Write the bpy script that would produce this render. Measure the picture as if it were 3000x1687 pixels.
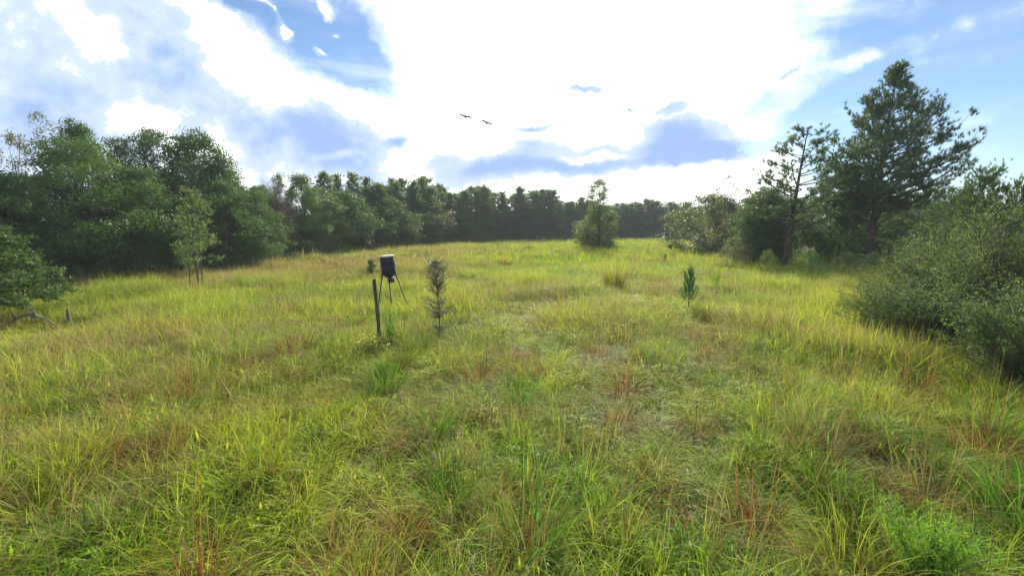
import bpy, math, random
import numpy as np
from mathutils import Vector, Matrix, noise as mnoise

sc = bpy.context.scene
for o in list(bpy.data.objects):
    bpy.data.objects.remove(o)
COL = sc.collection
R = math.radians

# ------------------------------------------------------------------ camera
CAM_Z = 3.3
PITCH = R(7.8)
FPX, CU, CV = 1074.0, 1288.0, 724.5          # focal length and centre in the photograph's 2576 px wide view
cd = bpy.data.cameras.new("camera")
cd.lens = 36.0 * FPX / 2576.0
cd.sensor_width = 36
cd.clip_start = 0.05
cd.clip_end = 3000
cam = bpy.data.objects.new("camera", cd)
cam.location = (0, 0, CAM_Z)
cam.rotation_euler = (R(90) - PITCH, 0, 0)
COL.objects.link(cam)
sc.camera = cam

def ray(u, v):
    dx, dv = (u - CU) / FPX, (CV - v) / FPX
    c, s = math.cos(PITCH), math.sin(PITCH)
    return (dx, c + dv * s, -s + dv * c)
def G(u, v, h=0.0):                            # point of the field seen there, h above the ground
    d = ray(u, v); t = (h - CAM_Z) / d[2]
    return (d[0] * t, d[1] * t)
def P(u, v, y):                                # point seen there at a distance y
    d = ray(u, v); t = y / d[1]
    return (d[0] * t, y, CAM_Z + d[2] * t)
def ANG(u, v):
    d = ray(u, v)
    return math.atan2(d[0], d[1]), math.atan2(d[2], math.hypot(d[0], d[1]))

# ------------------------------------------------------------------ render settings
sc.render.engine = 'CYCLES'
cy = sc.cycles
cy.max_bounces = 6; cy.diffuse_bounces = 3; cy.glossy_bounces = 1
cy.transmission_bounces = 4; cy.transparent_max_bounces = 4; cy.volume_bounces = 0
cy.use_denoising = True
cy.sample_clamp_direct = 5; cy.sample_clamp_indirect = 3
cy.use_adaptive_sampling = False
cy.caustics_reflective = False; cy.caustics_refractive = False
sc.view_settings.view_transform = 'Standard'
sc.view_settings.look = 'None'
sc.view_settings.exposure = 1.68
sc.view_settings.gamma = 1
sc.view_settings.use_curve_mapping = False

# ------------------------------------------------------------------ node helper
class NT:
    def __init__(s, tree):
        s.t = tree; s.n = tree.nodes; s.l = tree.links
    def new(s, typ, **kw):
        n = s.n.new(typ)
        for k, v in kw.items(): setattr(n, k, v)
        return n
    def put(s, sock, v):
        if v is None: return
        if isinstance(v, bpy.types.NodeSocket): s.l.new(v, sock)
        else:
            if isinstance(v, (tuple, list)) and sock.type == 'RGBA' and len(v) == 3: v = (*v, 1)
            sock.default_value = v
    def math(s, op, a, b=None, c=None, clamp=False):
        n = s.new('ShaderNodeMath', operation=op); n.use_clamp = clamp
        s.put(n.inputs[0], a); s.put(n.inputs[1], b); s.put(n.inputs[2], c)
        return n.outputs[0]
    def mix(s, f, a, b):
        n = s.new('ShaderNodeMix', data_type='RGBA')
        s.put(n.inputs[0], f); s.put(n.inputs[6], a); s.put(n.inputs[7], b)
        return n.outputs[2]
    def step(s, x, lo, hi, a=0.0, b=1.0):
        n = s.new('ShaderNodeMapRange', interpolation_type='SMOOTHSTEP')
        s.put(n.inputs[0], x); s.put(n.inputs[1], lo); s.put(n.inputs[2], hi); s.put(n.inputs[3], a); s.put(n.inputs[4], b)
        return n.outputs[0]
    def noise(s, vec, scale, detail=4, rough=0.5, dist=0.0, out=0):
        n = s.new('ShaderNodeTexNoise')
        s.put(n.inputs['Vector'], vec); n.inputs['Scale'].default_value = scale
        n.inputs['Detail'].default_value = detail; n.inputs['Roughness'].default_value = rough
        n.inputs['Distortion'].default_value = dist
        return n.outputs[out]

# ------------------------------------------------------------------ sky
SUN_AZ, SUN_EL = R(10), R(27)
W = bpy.data.worlds.new("World"); sc.world = W; W.use_nodes = True
w = NT(W.node_tree); w.n.clear()
wout = w.new('ShaderNodeOutputWorld')
tc = w.new('ShaderNodeTexCoord')
sep = w.new('ShaderNodeSeparateXYZ'); w.l.new(tc.outputs['Generated'], sep.inputs[0])
az = w.math('ARCTAN2', sep.outputs[0], sep.outputs[1])
el = w.math('ARCSINE', sep.outputs[2])
comb = w.new('ShaderNodeCombineXYZ'); w.l.new(az, comb.inputs[0]); w.l.new(el, comb.inputs[1])
def warped(scale, amp, detail):
    wn = w.noise(tc.outputs['Generated'], scale, detail, 0.6, out=1)
    sub = w.new('ShaderNodeVectorMath', operation='SUBTRACT'); w.l.new(wn, sub.inputs[0]); sub.inputs[1].default_value = (.5, .5, .5)
    scl = w.new('ShaderNodeVectorMath', operation='SCALE'); w.l.new(sub.outputs[0], scl.inputs[0]); scl.inputs['Scale'].default_value = amp
    add = w.new('ShaderNodeVectorMath', operation='ADD'); w.l.new(comb.outputs[0], add.inputs[0]); w.l.new(scl.outputs[0], add.inputs[1])
    sp = w.new('ShaderNodeSeparateXYZ'); w.l.new(add.outputs[0], sp.inputs[0])
    cb = w.new('ShaderNodeCombineXYZ'); w.l.new(sp.outputs[0], cb.inputs[0]); w.l.new(sp.outputs[1], cb.inputs[1])
    return cb.outputs[0]
wp = warped(5.5, 0.30, 6)
wf = warped(9.0, 0.09, 6)
def blob(vec, u, v, ru, rv, amp, rot=0):
    a0, e0 = ANG(u, v)
    sa = abs(ANG(u + ru, v)[0] - ANG(u - ru, v)[0]) / 2
    se = abs(ANG(u, v - rv)[1] - ANG(u, v + rv)[1]) / 2
    m = w.new('ShaderNodeMapping', vector_type='TEXTURE'); w.l.new(vec, m.inputs[0])
    m.inputs[1].default_value = (a0, e0, 0); m.inputs[2].default_value = (0, 0, R(rot)); m.inputs[3].default_value = (sa, se, 1)
    g = w.new('ShaderNodeTexGradient', gradient_type='SPHERICAL'); w.l.new(m.outputs[0], g.inputs[0])
    return w.math('MULTIPLY', g.outputs[1], amp)
def total(vec, blobs, start):
    acc = start
    for b in blobs: acc = w.math('ADD', acc, blob(vec, *b))
    return acc
# how much cloud stands where: white bank round the sun, blue gaps upper left and right
n1 = w.noise(tc.outputs['Generated'], 3.2, 8, 0.58)
n2 = w.noise(tc.outputs['Generated'], 11.0, 8, 0.62)
n3 = w.noise(tc.outputs['Generated'], 26.0, 6, 0.6)
cov = w.math('MULTIPLY_ADD', w.math('SUBTRACT', n1, 0.5), 1.5, 0.12)
cov = w.math('ADD', cov, w.math('MULTIPLY', w.math('SUBTRACT', n2, 0.5), 1.3))
cov = w.math('ADD', cov, w.math('MULTIPLY', w.math('SUBTRACT', n3, 0.5), 1.3))
cov = total(wf, [
    (1380, 260, 900, 640, 1.7), (150, 250, 900, 520, 1.5), (1500, 520, 700, 180, .9), (640, 330, 420, 260, .9),
    (1500, 60, 480, 420, 1.2),
    (790, 60, 270, 190, -3.0, -20), (890, 150, 190, 80, -1.9, -30), (690, 20, 160, 80, -1.0), (560, 10, 90, 40, -1.0),
    (2480, 260, 640, 560, -2.4), (2260, 20, 420, 200, -1.1), (1960, 330, 330, 90, -1.3, 20), (1930, 240, 200, 40, -1.2, 25), (2080, 250, 200, 60, -.7, 20), (2160, 380, 260, 60, -.7, 15),
    (2000, 170, 150, 60, .9, 20), (2170, 140, 90, 26, 1.5, 5), (1760, 300, 200, 50, -.6, 10),
    (640, 10, 39, 27, 2.5, 0), (682, 28, 36, 33, 2.5, 30), (712, 76, 36, 45, 2.5, -30), (738, 46, 39, 24, 2.5, -20), (820, 14, 42, 39, 2.5, -40), (844, 72, 39, 27, 2.5, -20), (806, 124, 30, 21, 2.5, 0), (784, 64, 21, 13, 2.5, 0),
], cov)
cmask = w.step(cov, 0.0, 0.15)
# thin veil over the blue
nv_map = w.new('ShaderNodeMapping'); w.l.new(tc.outputs['Generated'], nv_map.inputs[0]); nv_map.inputs[2].default_value = (0, R(25), R(10)); nv_map.inputs[3].default_value = (1.2, 1.2, 6)
nv = w.noise(nv_map.outputs[0], 2.4, 7, 0.6, 0.4)
veil = w.math('MULTIPLY', w.step(nv, 0.42, 0.8), 0.35)
veil = w.math('ADD', veil, w.step(cov, -0.9, 0.1, 0, .25), clamp=True)
fac = w.math('MAXIMUM', cmask, veil)
# where the clouds are thick and grey-blue underneath
core = w.math('ADD', blob(wf, 1420, 60, 880, 620, 2.6), blob(wf, 620, 420, 160, 420, .0), clamp=True)
nsh = w.math('MULTIPLY', w.math('SUBTRACT', n2, 0.52), 3.2)
ns = w.noise(tc.outputs['Generated'], 6.0, 8, 0.6, 0.3)
nsh = w.math('ADD', nsh, w.math('MULTIPLY', w.math('SUBTRACT', ns, 0.48), 2.6))
nsh = w.math('ADD', nsh, w.math('MULTIPLY', w.math('SUBTRACT', n3, 0.5), 2.2))
free = w.math('SUBTRACT', 1.0, core)
shd = w.math('MULTIPLY', nsh, w.math('MULTIPLY_ADD', free, .75, .25))
shd = w.math('SUBTRACT', w.math('ADD', shd, w.math('MULTIPLY', free, .35)), w.math('MULTIPLY', core, 1.0))
shd = total(wf, [
    (640, 200, 110, 330, -1.3, 30), (760, 225, 200, 70, -1.5, -12), (1060, 330, 60, 200, -.8), (560, 330, 60, 120, -.6),
    (430, 130, 240, 120, 1.0, -30), (150, 200, 460, 260, .75), (60, 300, 300, 160, .4), (330, 290, 160, 45, -1.0), (250, 60, 160, 60, -1.0, -20),
    (720, 320, 260, 140, 1.7, -12), (820, 290, 130, 90, 1.1), (880, 380, 150, 80, 1.2), (850, 390, 90, 24, -1.5), (992, 365, 44, 22, 2.4, 20),
    (1345, 321, 105, 15, 3.0, 0), (1345, 362, 130, 36, 2.3), (1250, 430, 210, 56, 2.9, 4), (1420, 410, 190, 54, 2.2),
    (1720, 350, 160, 88, 3.1), (1640, 400, 300, 40, 2.2, 5), (1790, 385, 160, 36, 1.4), (1540, 370, 140, 26, 1.6), (1500, 394, 90, 16, -1.6),
    (1470, 218, 62, 20, 2.7), (1510, 224, 30, 14, 1.4), (1500, 505, 560, 80, -2.2, 3), (1690, 320, 90, 60, 1.0), (1595, 275, 22, 12, 2.6, -30), (1700, 272, 80, 16, 1.8, 5), (1990, 185, 60, 14, 1.4, 25),
], shd)
smask = w.step(shd, -0.35, 0.55); smask2 = w.step(shd, 0.3, 2.0)
ccol = w.mix(smask2, w.mix(smask, (1.35, 1.34, 1.32), (0.43, 0.515, 0.63)), (0.225, 0.335, 0.56))
skyt = w.new('ShaderNodeTexSky', sky_type='NISHITA')
skyt.sun_disc = False; skyt.sun_elevation = SUN_EL; skyt.sun_rotation = SUN_AZ
skyt.air_density = 1.0; skyt.dust_density = 0.1; skyt.ozone_density = 4.0
bg1 = w.new('ShaderNodeBackground'); w.l.new(skyt.outputs[0], bg1.inputs[0]); bg1.inputs[1].default_value = 0.045
bg2 = w.new('ShaderNodeBackground'); w.l.new(ccol, bg2.inputs[0]); bg2.inputs[1].default_value = 0.54
mx = w.new('ShaderNodeMixShader'); w.l.new(fac, mx.inputs[0]); w.l.new(bg1.outputs[0], mx.inputs[1]); w.l.new(bg2.outputs[0], mx.inputs[2])
w.l.new(mx.outputs[0], wout.inputs[0])
W.cycles.sampling_method = 'MANUAL'; W.cycles.sample_map_resolution = 512

sd = bpy.data.lights.new("sun", 'SUN'); sd.energy = 3.2; sd.angle = R(4); sd.color = (1.0, 0.93, 0.80)
sun = bpy.data.objects.new("sun", sd); COL.objects.link(sun)
sdir = Vector((math.sin(SUN_AZ) * math.cos(SUN_EL), math.cos(SUN_AZ) * math.cos(SUN_EL), math.sin(SUN_EL)))
sun.rotation_euler = sdir.to_track_quat('Z', 'Y').to_euler()
sun.location = (0, 0, 40)

# ------------------------------------------------------------------ helpers
def tag(o, label=None, cat=None, group=None, kind=None):
    if label: o['label'] = label
    if cat: o['category'] = cat
    if group: o['group'] = group
    if kind: o['kind'] = kind
    return o
def link(o, parent=None):
    COL.objects.link(o)
    if parent: o.parent = parent
    return o
def empty(name, loc=(0, 0, 0), rz=0):
    o = bpy.data.objects.new(name, None); o.location = loc; o.rotation_euler = (0, 0, rz)
    o.empty_display_size = 0.2
    return link(o)
def mesh(name, V, F, mat, attrs=None, smooth=False):
    """V (n,3) array, F (m,k) int array or list of such arrays"""
    Fs = F if isinstance(F, list) else [F]
    Fs = [np.asarray(f, dtype=np.int32) for f in Fs if len(f)]
    me = bpy.data.meshes.new(name)
    V = np.asarray(V, dtype=np.float32)
    me.vertices.add(len(V)); me.vertices.foreach_set('co', V.ravel())
    tot = np.concatenate([np.full(len(f), f.shape[1], dtype=np.int32) for f in Fs])
    idx = np.concatenate([f.ravel() for f in Fs])
    me.loops.add(len(idx)); me.loops.foreach_set('vertex_index', idx)
    me.polygons.add(len(tot))
    me.polygons.foreach_set('loop_start', np.concatenate([[0], np.cumsum(tot)[:-1]]).astype(np.int32))
    me.polygons.foreach_set('loop_total', tot)
    if smooth: me.polygons.foreach_set('use_smooth', np.ones(len(tot), dtype=bool))
    me.update(calc_edges=True)
    for k, a in (attrs or {}).items():
        at = me.attributes.new(k, 'FLOAT', 'POINT'); at.data.foreach_set('value', np.asarray(a, dtype=np.float32))
    if mat: me.materials.append(mat)
    return me
def obj(name, me, parent=None):
    return link(bpy.data.objects.new(name, me), parent)

def terr(x, y):
    x = np.asarray(x, dtype=float); y = np.asarray(y, dtype=float)
    return (0.09 * np.sin(x * .31 + 1.0) * np.cos(y * .27 + .4) + 0.05 * np.sin(x * .83 + y * .55) + 0.12 * np.sin(x * .071 - .5) * np.sin(y * .06 + 1))
def tz(x, y): return float(terr(x, y))

def rot_frame(n):                                    # two unit vectors perpendicular to the rows of n
    ref = np.where(np.abs(n[:, 2:3]) < .9, np.array([[0, 0, 1.]]), np.array([[1., 0, 0]]))
    t = np.cross(n, ref); t /= np.linalg.norm(t, axis=1, keepdims=True) + 1e-9
    return t, np.cross(n, t)
def unit(a): return a / (np.linalg.norm(a, axis=1, keepdims=True) + 1e-9)

def leaves(C, N, size, aspect, rng, fold=0.25, along=None):
    """a pointed folded leaf of 4 vertices, 2 triangles, at each centre"""
    n = len(C)
    N = unit(N)
    t, b = rot_frame(N)
    a = rng.uniform(0, 2 * np.pi, n)[:, None]
    T = t * np.cos(a) + b * np.sin(a)
    if along is not None:
        T = unit(along + rng.normal(0, .45, (n, 3))); N = unit(np.cross(T, unit(np.cross(N, T)))) * -1
    B = np.cross(N, T)
    s = (size * rng.uniform(.65, 1.35, n))[:, None]
    V = np.stack([C - T * s * .5, C + B * s * aspect * .5 + N * s * fold * .3, C + T * s * .5, C - B * s * aspect * .5 + N * s * fold * .3], 1).reshape(-1, 3)
    i = np.arange(n)[:, None] * 4
    F = np.concatenate([i + [0, 1, 2], i + [0, 2, 3]])
    return V, F

def tube(pts, rad, sides=6):
    pts = np.asarray(pts, dtype=float); k = len(pts)
    d = np.gradient(pts, axis=0); d = unit(d)
    t = np.zeros((k, 3)); ref = np.array([1., 0, 0]) if abs(d[0][0]) < .8 else np.array([0, 1., 0])
    for i in range(k):
        x = ref - d[i] * np.dot(ref, d[i]); x /= np.linalg.norm(x) + 1e-9; t[i] = x; ref = x
    b = np.cross(d, t)
    a = np.arange(sides) / sides * 2 * np.pi
    V = pts[:, None, :] + (t[:, None, :] * np.cos(a)[None, :, None] + b[:, None, :] * np.sin(a)[None, :, None]) * np.asarray(rad)[:, None, None]
    V = V.reshape(-1, 3)
    F = []
    for i in range(k - 1):
        for j in range(sides):
            F.append((i * sides + j, i * sides + (j + 1) % sides, (i + 1) * sides + (j + 1) % sides, (i + 1) * sides + j))
    return V, np.array(F, dtype=np.int32)
class Bag:
    def __init__(s): s.V = []; s.F = {}; s.n = 0; s.A = []
    def add(s, V, F, a=None):
        F = np.asarray(F)
        s.V.append(np.asarray(V, dtype=float)); s.F.setdefault(F.shape[1], []).append(F + s.n); s.n += len(V)
        s.A.append(np.full(len(V), 0.5) if a is None else a)
    def mesh(s, name, mat, smooth=False, attr=True):
        return mesh(name, np.concatenate(s.V), [np.concatenate(f) for f in s.F.values()], mat, {'rnd': np.concatenate(s.A)} if attr else None, smooth)

def bez(p0, p1, p2, n):
    t = np.linspace(0, 1, n)[:, None]
    return (1 - t) ** 2 * np.array(p0) + 2 * t * (1 - t) * np.array(p1) + t ** 2 * np.array(p2)

# ------------------------------------------------------------------ materials
def new_mat(name):
    m = bpy.data.materials.new(name); m.use_nodes = True
    t = NT(m.node_tree); t.n.clear()
    return m, t, t.new('ShaderNodeOutputMaterial')
def leaf_shader(t, out, col, trans, rough=0.5, spec=0.3, tcol=None):
    p = t.new('ShaderNodeBsdfPrincipled'); t.put(p.inputs['Base Color'], col)
    p.inputs['Roughness'].default_value = rough; p.inputs['Specular IOR Level'].default_value = spec
    tr = t.new('ShaderNodeBsdfTranslucent'); t.put(tr.inputs[0], tcol if tcol is not None else col)
    mxs = t.new('ShaderNodeMixShader'); mxs.inputs[0].default_value = trans
    t.l.new(p.outputs[0], mxs.inputs[1]); t.l.new(tr.outputs[0], mxs.inputs[2]); t.l.new(mxs.outputs[0], out.inputs[0])
def foliage(name, dark, light, warm, trans=.35, rough=.5, spec=.3, warm_amt=.25):
    m, t, out = new_mat(name)
    a = t.new('ShaderNodeAttribute', attribute_name='rnd')
    g = t.new('ShaderNodeNewGeometry'); oi = t.new('ShaderNodeObjectInfo')
    nz = t.noise(g.outputs['Position'], 0.5, 3, .6)
    f = t.math('ADD', t.math('MULTIPLY', a.outputs['Fac'], .55), t.math('MULTIPLY', t.math('SUBTRACT', nz, .5), 1.3))
    f = t.math('ADD', f, t.math('MULTIPLY', t.math('SUBTRACT', oi.outputs['Random'], .5), .45))
    c = t.mix(t.step(f, 0.0, .9), dark, light)
    nz2 = t.noise(g.outputs['Position'], 1.7, 2, .5)
    c = t.mix(t.math('MULTIPLY', t.step(nz2, .5, .72), warm_amt), c, warm)
    tcn = t.mix(.5, c, (light[0] * 1.6, light[1] * 1.5, light[2] * .7))
    leaf_shader(t, out, c, trans, rough, spec, tcn)
    return m
def bark(name, c1, c2, scale=6, bump=.6):
    m, t, out = new_mat(name)
    tco = t.new('ShaderNodeTexCoord')
    mp = t.new('ShaderNodeMapping'); t.l.new(tco.outputs['Object'], mp.inputs[0]); mp.inputs[3].default_value = (1, 1, .3)
    nz = t.noise(mp.outputs[0], scale, 6, .65)
    vo = t.new('ShaderNodeTexVoronoi', feature='DISTANCE_TO_EDGE'); t.l.new(mp.outputs[0], vo.inputs['Vector']); vo.inputs['Scale'].default_value = scale * 1.4
    c = t.mix(t.step(nz, .35, .68), c1, c2)
    p = t.new('ShaderNodeBsdfPrincipled'); t.put(p.inputs['Base Color'], c); p.inputs['Roughness'].default_value = .9; p.inputs['Specular IOR Level'].default_value = .1
    bp = t.new('ShaderNodeBump'); bp.inputs['Strength'].default_value = bump; bp.inputs['Distance'].default_value = .03
    t.l.new(t.math('ADD', nz, t.step(vo.outputs[0], 0, .12)), bp.inputs['Height']); t.l.new(bp.outputs[0], p.inputs['Normal'])
    t.l.new(p.outputs[0], out.inputs[0])
    return m

M_oak = foliage('oak_leaves', (.028, .082, .024), (.09, .175, .034), (.14, .15, .04), spec=.12)
M_oak_light = foliage('sweetgum_leaves', (.05, .10, .018), (.11, .17, .03), (.16, .15, .04), trans=.4)
M_lone = foliage('lone_tree_leaves', (.05, .10, .025), (.15, .21, .05), (.18, .16, .05), trans=.5)
M_wil = foliage('feathery_leaves', (.055, .12, .025), (.17, .27, .06), (.20, .20, .06), trans=.5)
M_oak_mix = foliage('mixed_oak_leaves', (.035, .075, .022), (.11, .16, .04), (.15, .13, .05), trans=.38)
M_olive = foliage('olive_leaves', (.07, .09, .028), (.16, .17, .055), (.20, .16, .06), trans=.4)
M_pale = foliage('pale_leaves', (.06, .09, .03), (.18, .21, .08), (.22, .19, .08), trans=.4, spec=.5)
M_yaupon = foliage('yaupon_leaves', (.035, .085, .02), (.13, .22, .06), (.16, .18, .06), trans=.45, rough=.5, spec=.15)
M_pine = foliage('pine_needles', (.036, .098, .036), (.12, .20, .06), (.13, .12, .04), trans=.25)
M_pine_far = foliage('haze_lightened_pine_needles', (.06, .12, .055), (.15, .23, .075), (.22, .20, .06), trans=.45)  # needle colour lightened to stand in for haze on the far pines
M_pine_b = foliage('bright_pine_needles', (.045, .12, .028), (.12, .22, .045), (.14, .14, .04), trans=.3)
M_pine_y = foliage('young_pine_needles', (.045, .13, .05), (.11, .23, .09), (.08, .13, .05), trans=.25)
M_cedar = foliage('cedar_foliage', (.03, .085, .018), (.10, .18, .03), (.13, .12, .04), trans=.3)
M_grey = foliage('grey_twigs', (.10, .085, .07), (.20, .175, .15), (.17, .12, .09), trans=.1)
M_yel = foliage('yellow_leaves', (.35, .38, .03), (.6, .58, .05), (.5, .4, .05), trans=.5)
M_fennel = foliage('fennel_leaves', (.09, .22, .02), (.16, .32, .035), (.28, .26, .04), trans=.5)
M_bark_pine = bark('pine_bark', (.035, .025, .02), (.10, .075, .06), 5)
M_bark = bark('grey_bark', (.05, .045, .04), (.14, .125, .105), 7)
M_dead = bark('dead_wood', (.11, .095, .08), (.26, .23, .19), 9, .4)
M_post = bark('weathered_post', (.04, .04, .025), (.13, .12, .08), 14, .5)

def grass_mat():
    m, t, out = new_mat('grass_blades')
    A = lambda n, ty='GEOMETRY': t.new('ShaderNodeAttribute', attribute_name=n, attribute_type=ty).outputs['Fac']
    tt, r1, r2 = A('t'), A('rnd'), A('rnd2')
    dry = t.math('ADD', A('dry', 'INSTANCER'), A('gdry'), clamp=True)
    hue = t.math('ADD', A('hue', 'INSTANCER'), A('ghue'))
    red = t.math('ADD', A('red', 'INSTANCER'), A('gred'), clamp=True)
    h = t.math('ADD', hue, t.math('MULTIPLY', t.math('SUBTRACT', r1, .5), .5), clamp=True)
    green = t.mix(t.step(h, 0, .5), (.075, .225, .012), (.23, .40, .018))
    green = t.mix(t.step(h, .45, 1.0), green, (.43, .48, .03))
    straw = t.mix(r1, (.46, .40, .17), (.26, .17, .06))
    f = t.step(t.math('SUBTRACT', t.math('MULTIPLY', dry, 1.1), r2), -.12, .12)
    c = t.mix(f, green, straw)
    base = t.mix(red, t.mix(dry, (.05, .07, .015), (.12, .08, .03)), (.24, .09, .03))  # russet and brown roots; dark green ones stand in for shade between blades
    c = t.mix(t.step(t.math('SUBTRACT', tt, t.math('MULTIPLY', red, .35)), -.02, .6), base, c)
    c = t.mix(t.math('MULTIPLY', red, t.math('MULTIPLY', t.step(r2, .3, .8), .6)), c, (.26, .11, .045))
    c = t.mix(1.0, c, c); vm = t.new('ShaderNodeVectorMath', operation='SCALE'); t.put(vm.inputs[0], c); t.put(vm.inputs['Scale'], t.math('MULTIPLY_ADD', r1, .75, .62)); c = vm.outputs[0]
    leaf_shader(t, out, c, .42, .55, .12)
    return m
M_grass = grass_mat()

def simple(name, col, rough=.6, spec=.3, nscale=8, var=.3, metal=0, bump=0):
    m, t, out = new_mat(name)
    tco = t.new('ShaderNodeTexCoord')
    nz = t.noise(tco.outputs['Object'], nscale, 5, .6)
    c = t.mix(t.step(nz, .3, .7), tuple(x * (1 - var) for x in col), tuple(min(1, x * (1 + var)) for x in col))
    p = t.new('ShaderNodeBsdfPrincipled'); t.put(p.inputs['Base Color'], c); p.inputs['Roughness'].default_value = rough
    p.inputs['Specular IOR Level'].default_value = spec; p.inputs['Metallic'].default_value = metal
    if bump:
        b = t.new('ShaderNodeBump'); b.inputs['Strength'].default_value = bump; b.inputs['Distance'].default_value = .02
        t.l.new(nz, b.inputs['Height']); t.l.new(b.outputs[0], p.inputs['Normal'])
    t.l.new(p.outputs[0], out.inputs[0])
    return m

# ------------------------------------------------------------------ ground
def ground():
    m, t, out = new_mat('field_soil')
    g = t.new('ShaderNodeNewGeometry')
    nz = t.noise(g.outputs['Position'], .35, 6, .6); nz2 = t.noise(g.outputs['Position'], 7, 5, .7)
    c = t.mix(t.step(nz, .35, .65), (.085, .105, .028), (.14, .12, .045))
    c = t.mix(t.step(nz2, .4, .7), c, (.05, .045, .02))
    p = t.new('ShaderNodeBsdfPrincipled'); t.put(p.inputs['Base Color'], c); p.inputs['Roughness'].default_value = .95; p.inputs['Specular IOR Level'].default_value = .05
    b = t.new('ShaderNodeBump'); b.inputs['Strength'].default_value = .8; b.inputs['Distance'].default_value = .08
    t.l.new(nz2, b.inputs['Height']); t.l.new(b.outputs[0], p.inputs['Normal']); t.l.new(p.outputs[0], out.inputs[0])
    near = np.arange(-60, 60.1, 1.0); far = np.array([75, 95, 120, 150, 200, 260, 330, 400.])
    xs = np.concatenate([-far[::-1], near, far])
    ys = np.concatenate([-far[::-1][:6], np.arange(-60, 140, 1.25), np.array([150, 170, 200, 250, 320, 400.])])
    X, Y = np.meshgrid(xs, ys); Z = terr(X, Y) * np.where(np.hypot(X, Y) > 140, 0, 1)
    V = np.stack([X, Y, Z], -1).reshape(-1, 3)
    nx = len(xs); i = (np.arange(len(ys) - 1)[:, None] * nx + np.arange(nx - 1)[None]).ravel()[:, None]
    F = i + np.array([[0, 1, nx + 1, nx]])
    tag(obj('ground', mesh('ground', V, F, m, smooth=True)), 'ground of the grassy field', kind='structure')
ground()

# ------------------------------------------------------------------ grass
def blades(rng, n, spread, L, Lv, width, tilt, curl, segs=4, lean=(0.0, 0.0), gdry=0, ghue=0, gred=0, upright=0.0, zoff=0.0):
    r = spread * np.sqrt(rng.random(n)); a = rng.uniform(0, 2 * np.pi, n)
    base = np.stack([r * np.cos(a), r * np.sin(a), np.full(n, -.03 + zoff)], 1)
    out = a + rng.normal(0, .7, n)
    th = np.abs(rng.normal(tilt, tilt * .5, n)) * (1 - upright)
    Ls = L * np.clip(rng.normal(1, Lv, n), .35, 1.7)
    cu = curl * rng.uniform(.2, 1.6, n)
    dirx = np.cos(out) + lean[0]; diry = np.sin(out) + lean[1]
    dn = np.hypot(dirx, diry) + 1e-6; dirx /= dn; diry /= dn
    p = base.copy(); rings = []; tv = []
    side = np.stack([-diry, dirx, np.zeros(n)], 1)
    tw = rng.uniform(-1.2, 1.2, n)
    fwd = np.stack([dirx, diry, np.zeros(n)], 1)
    side = side * np.cos(tw)[:, None] + fwd * np.sin(tw)[:, None]
    for k in range(segs + 1):
        f = k / segs
        wd = (width * (1 - f ** 1.8) * rng.uniform(.9, 1.1, n) + width * .06)[:, None] * .5
        rings.append(p - side * wd); rings.append(p + side * wd); tv += [np.full(n, f)] * 2
        ang = th + cu * f ** 1.3
        step = (Ls / segs)[:, None]
        p = p + step * np.stack([dirx * np.sin(ang), diry * np.sin(ang), np.cos(ang)], 1)
    K = 2 * (segs + 1)
    V = np.stack(rings, 1).reshape(-1, 3)
    T = np.stack(tv, 1).ravel()
    i = np.arange(n)[:, None] * K
    F = np.concatenate([i + np.array([[2 * k, 2 * k + 1, 2 * k + 3, 2 * k + 2]]) for k in range(segs)])
    rep = lambda x: np.repeat(x, K)
    one = lambda x: np.full(len(V), float(x))
    return V, F, dict(t=T, rnd=rep(rng.random(n)), rnd2=rep(rng.random(n)), gdry=one(gdry), ghue=one(ghue), gred=one(gred))
def merge(parts):
    V = []; F = []; A = {}; n = 0
    for v, f, a in parts:
        V.append(v); F.append(f + n); n += len(v)
        for k, x in a.items(): A.setdefault(k, []).append(x)
    return np.concatenate(V), np.concatenate(F), {k: np.concatenate(x) for k, x in A.items()}

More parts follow.
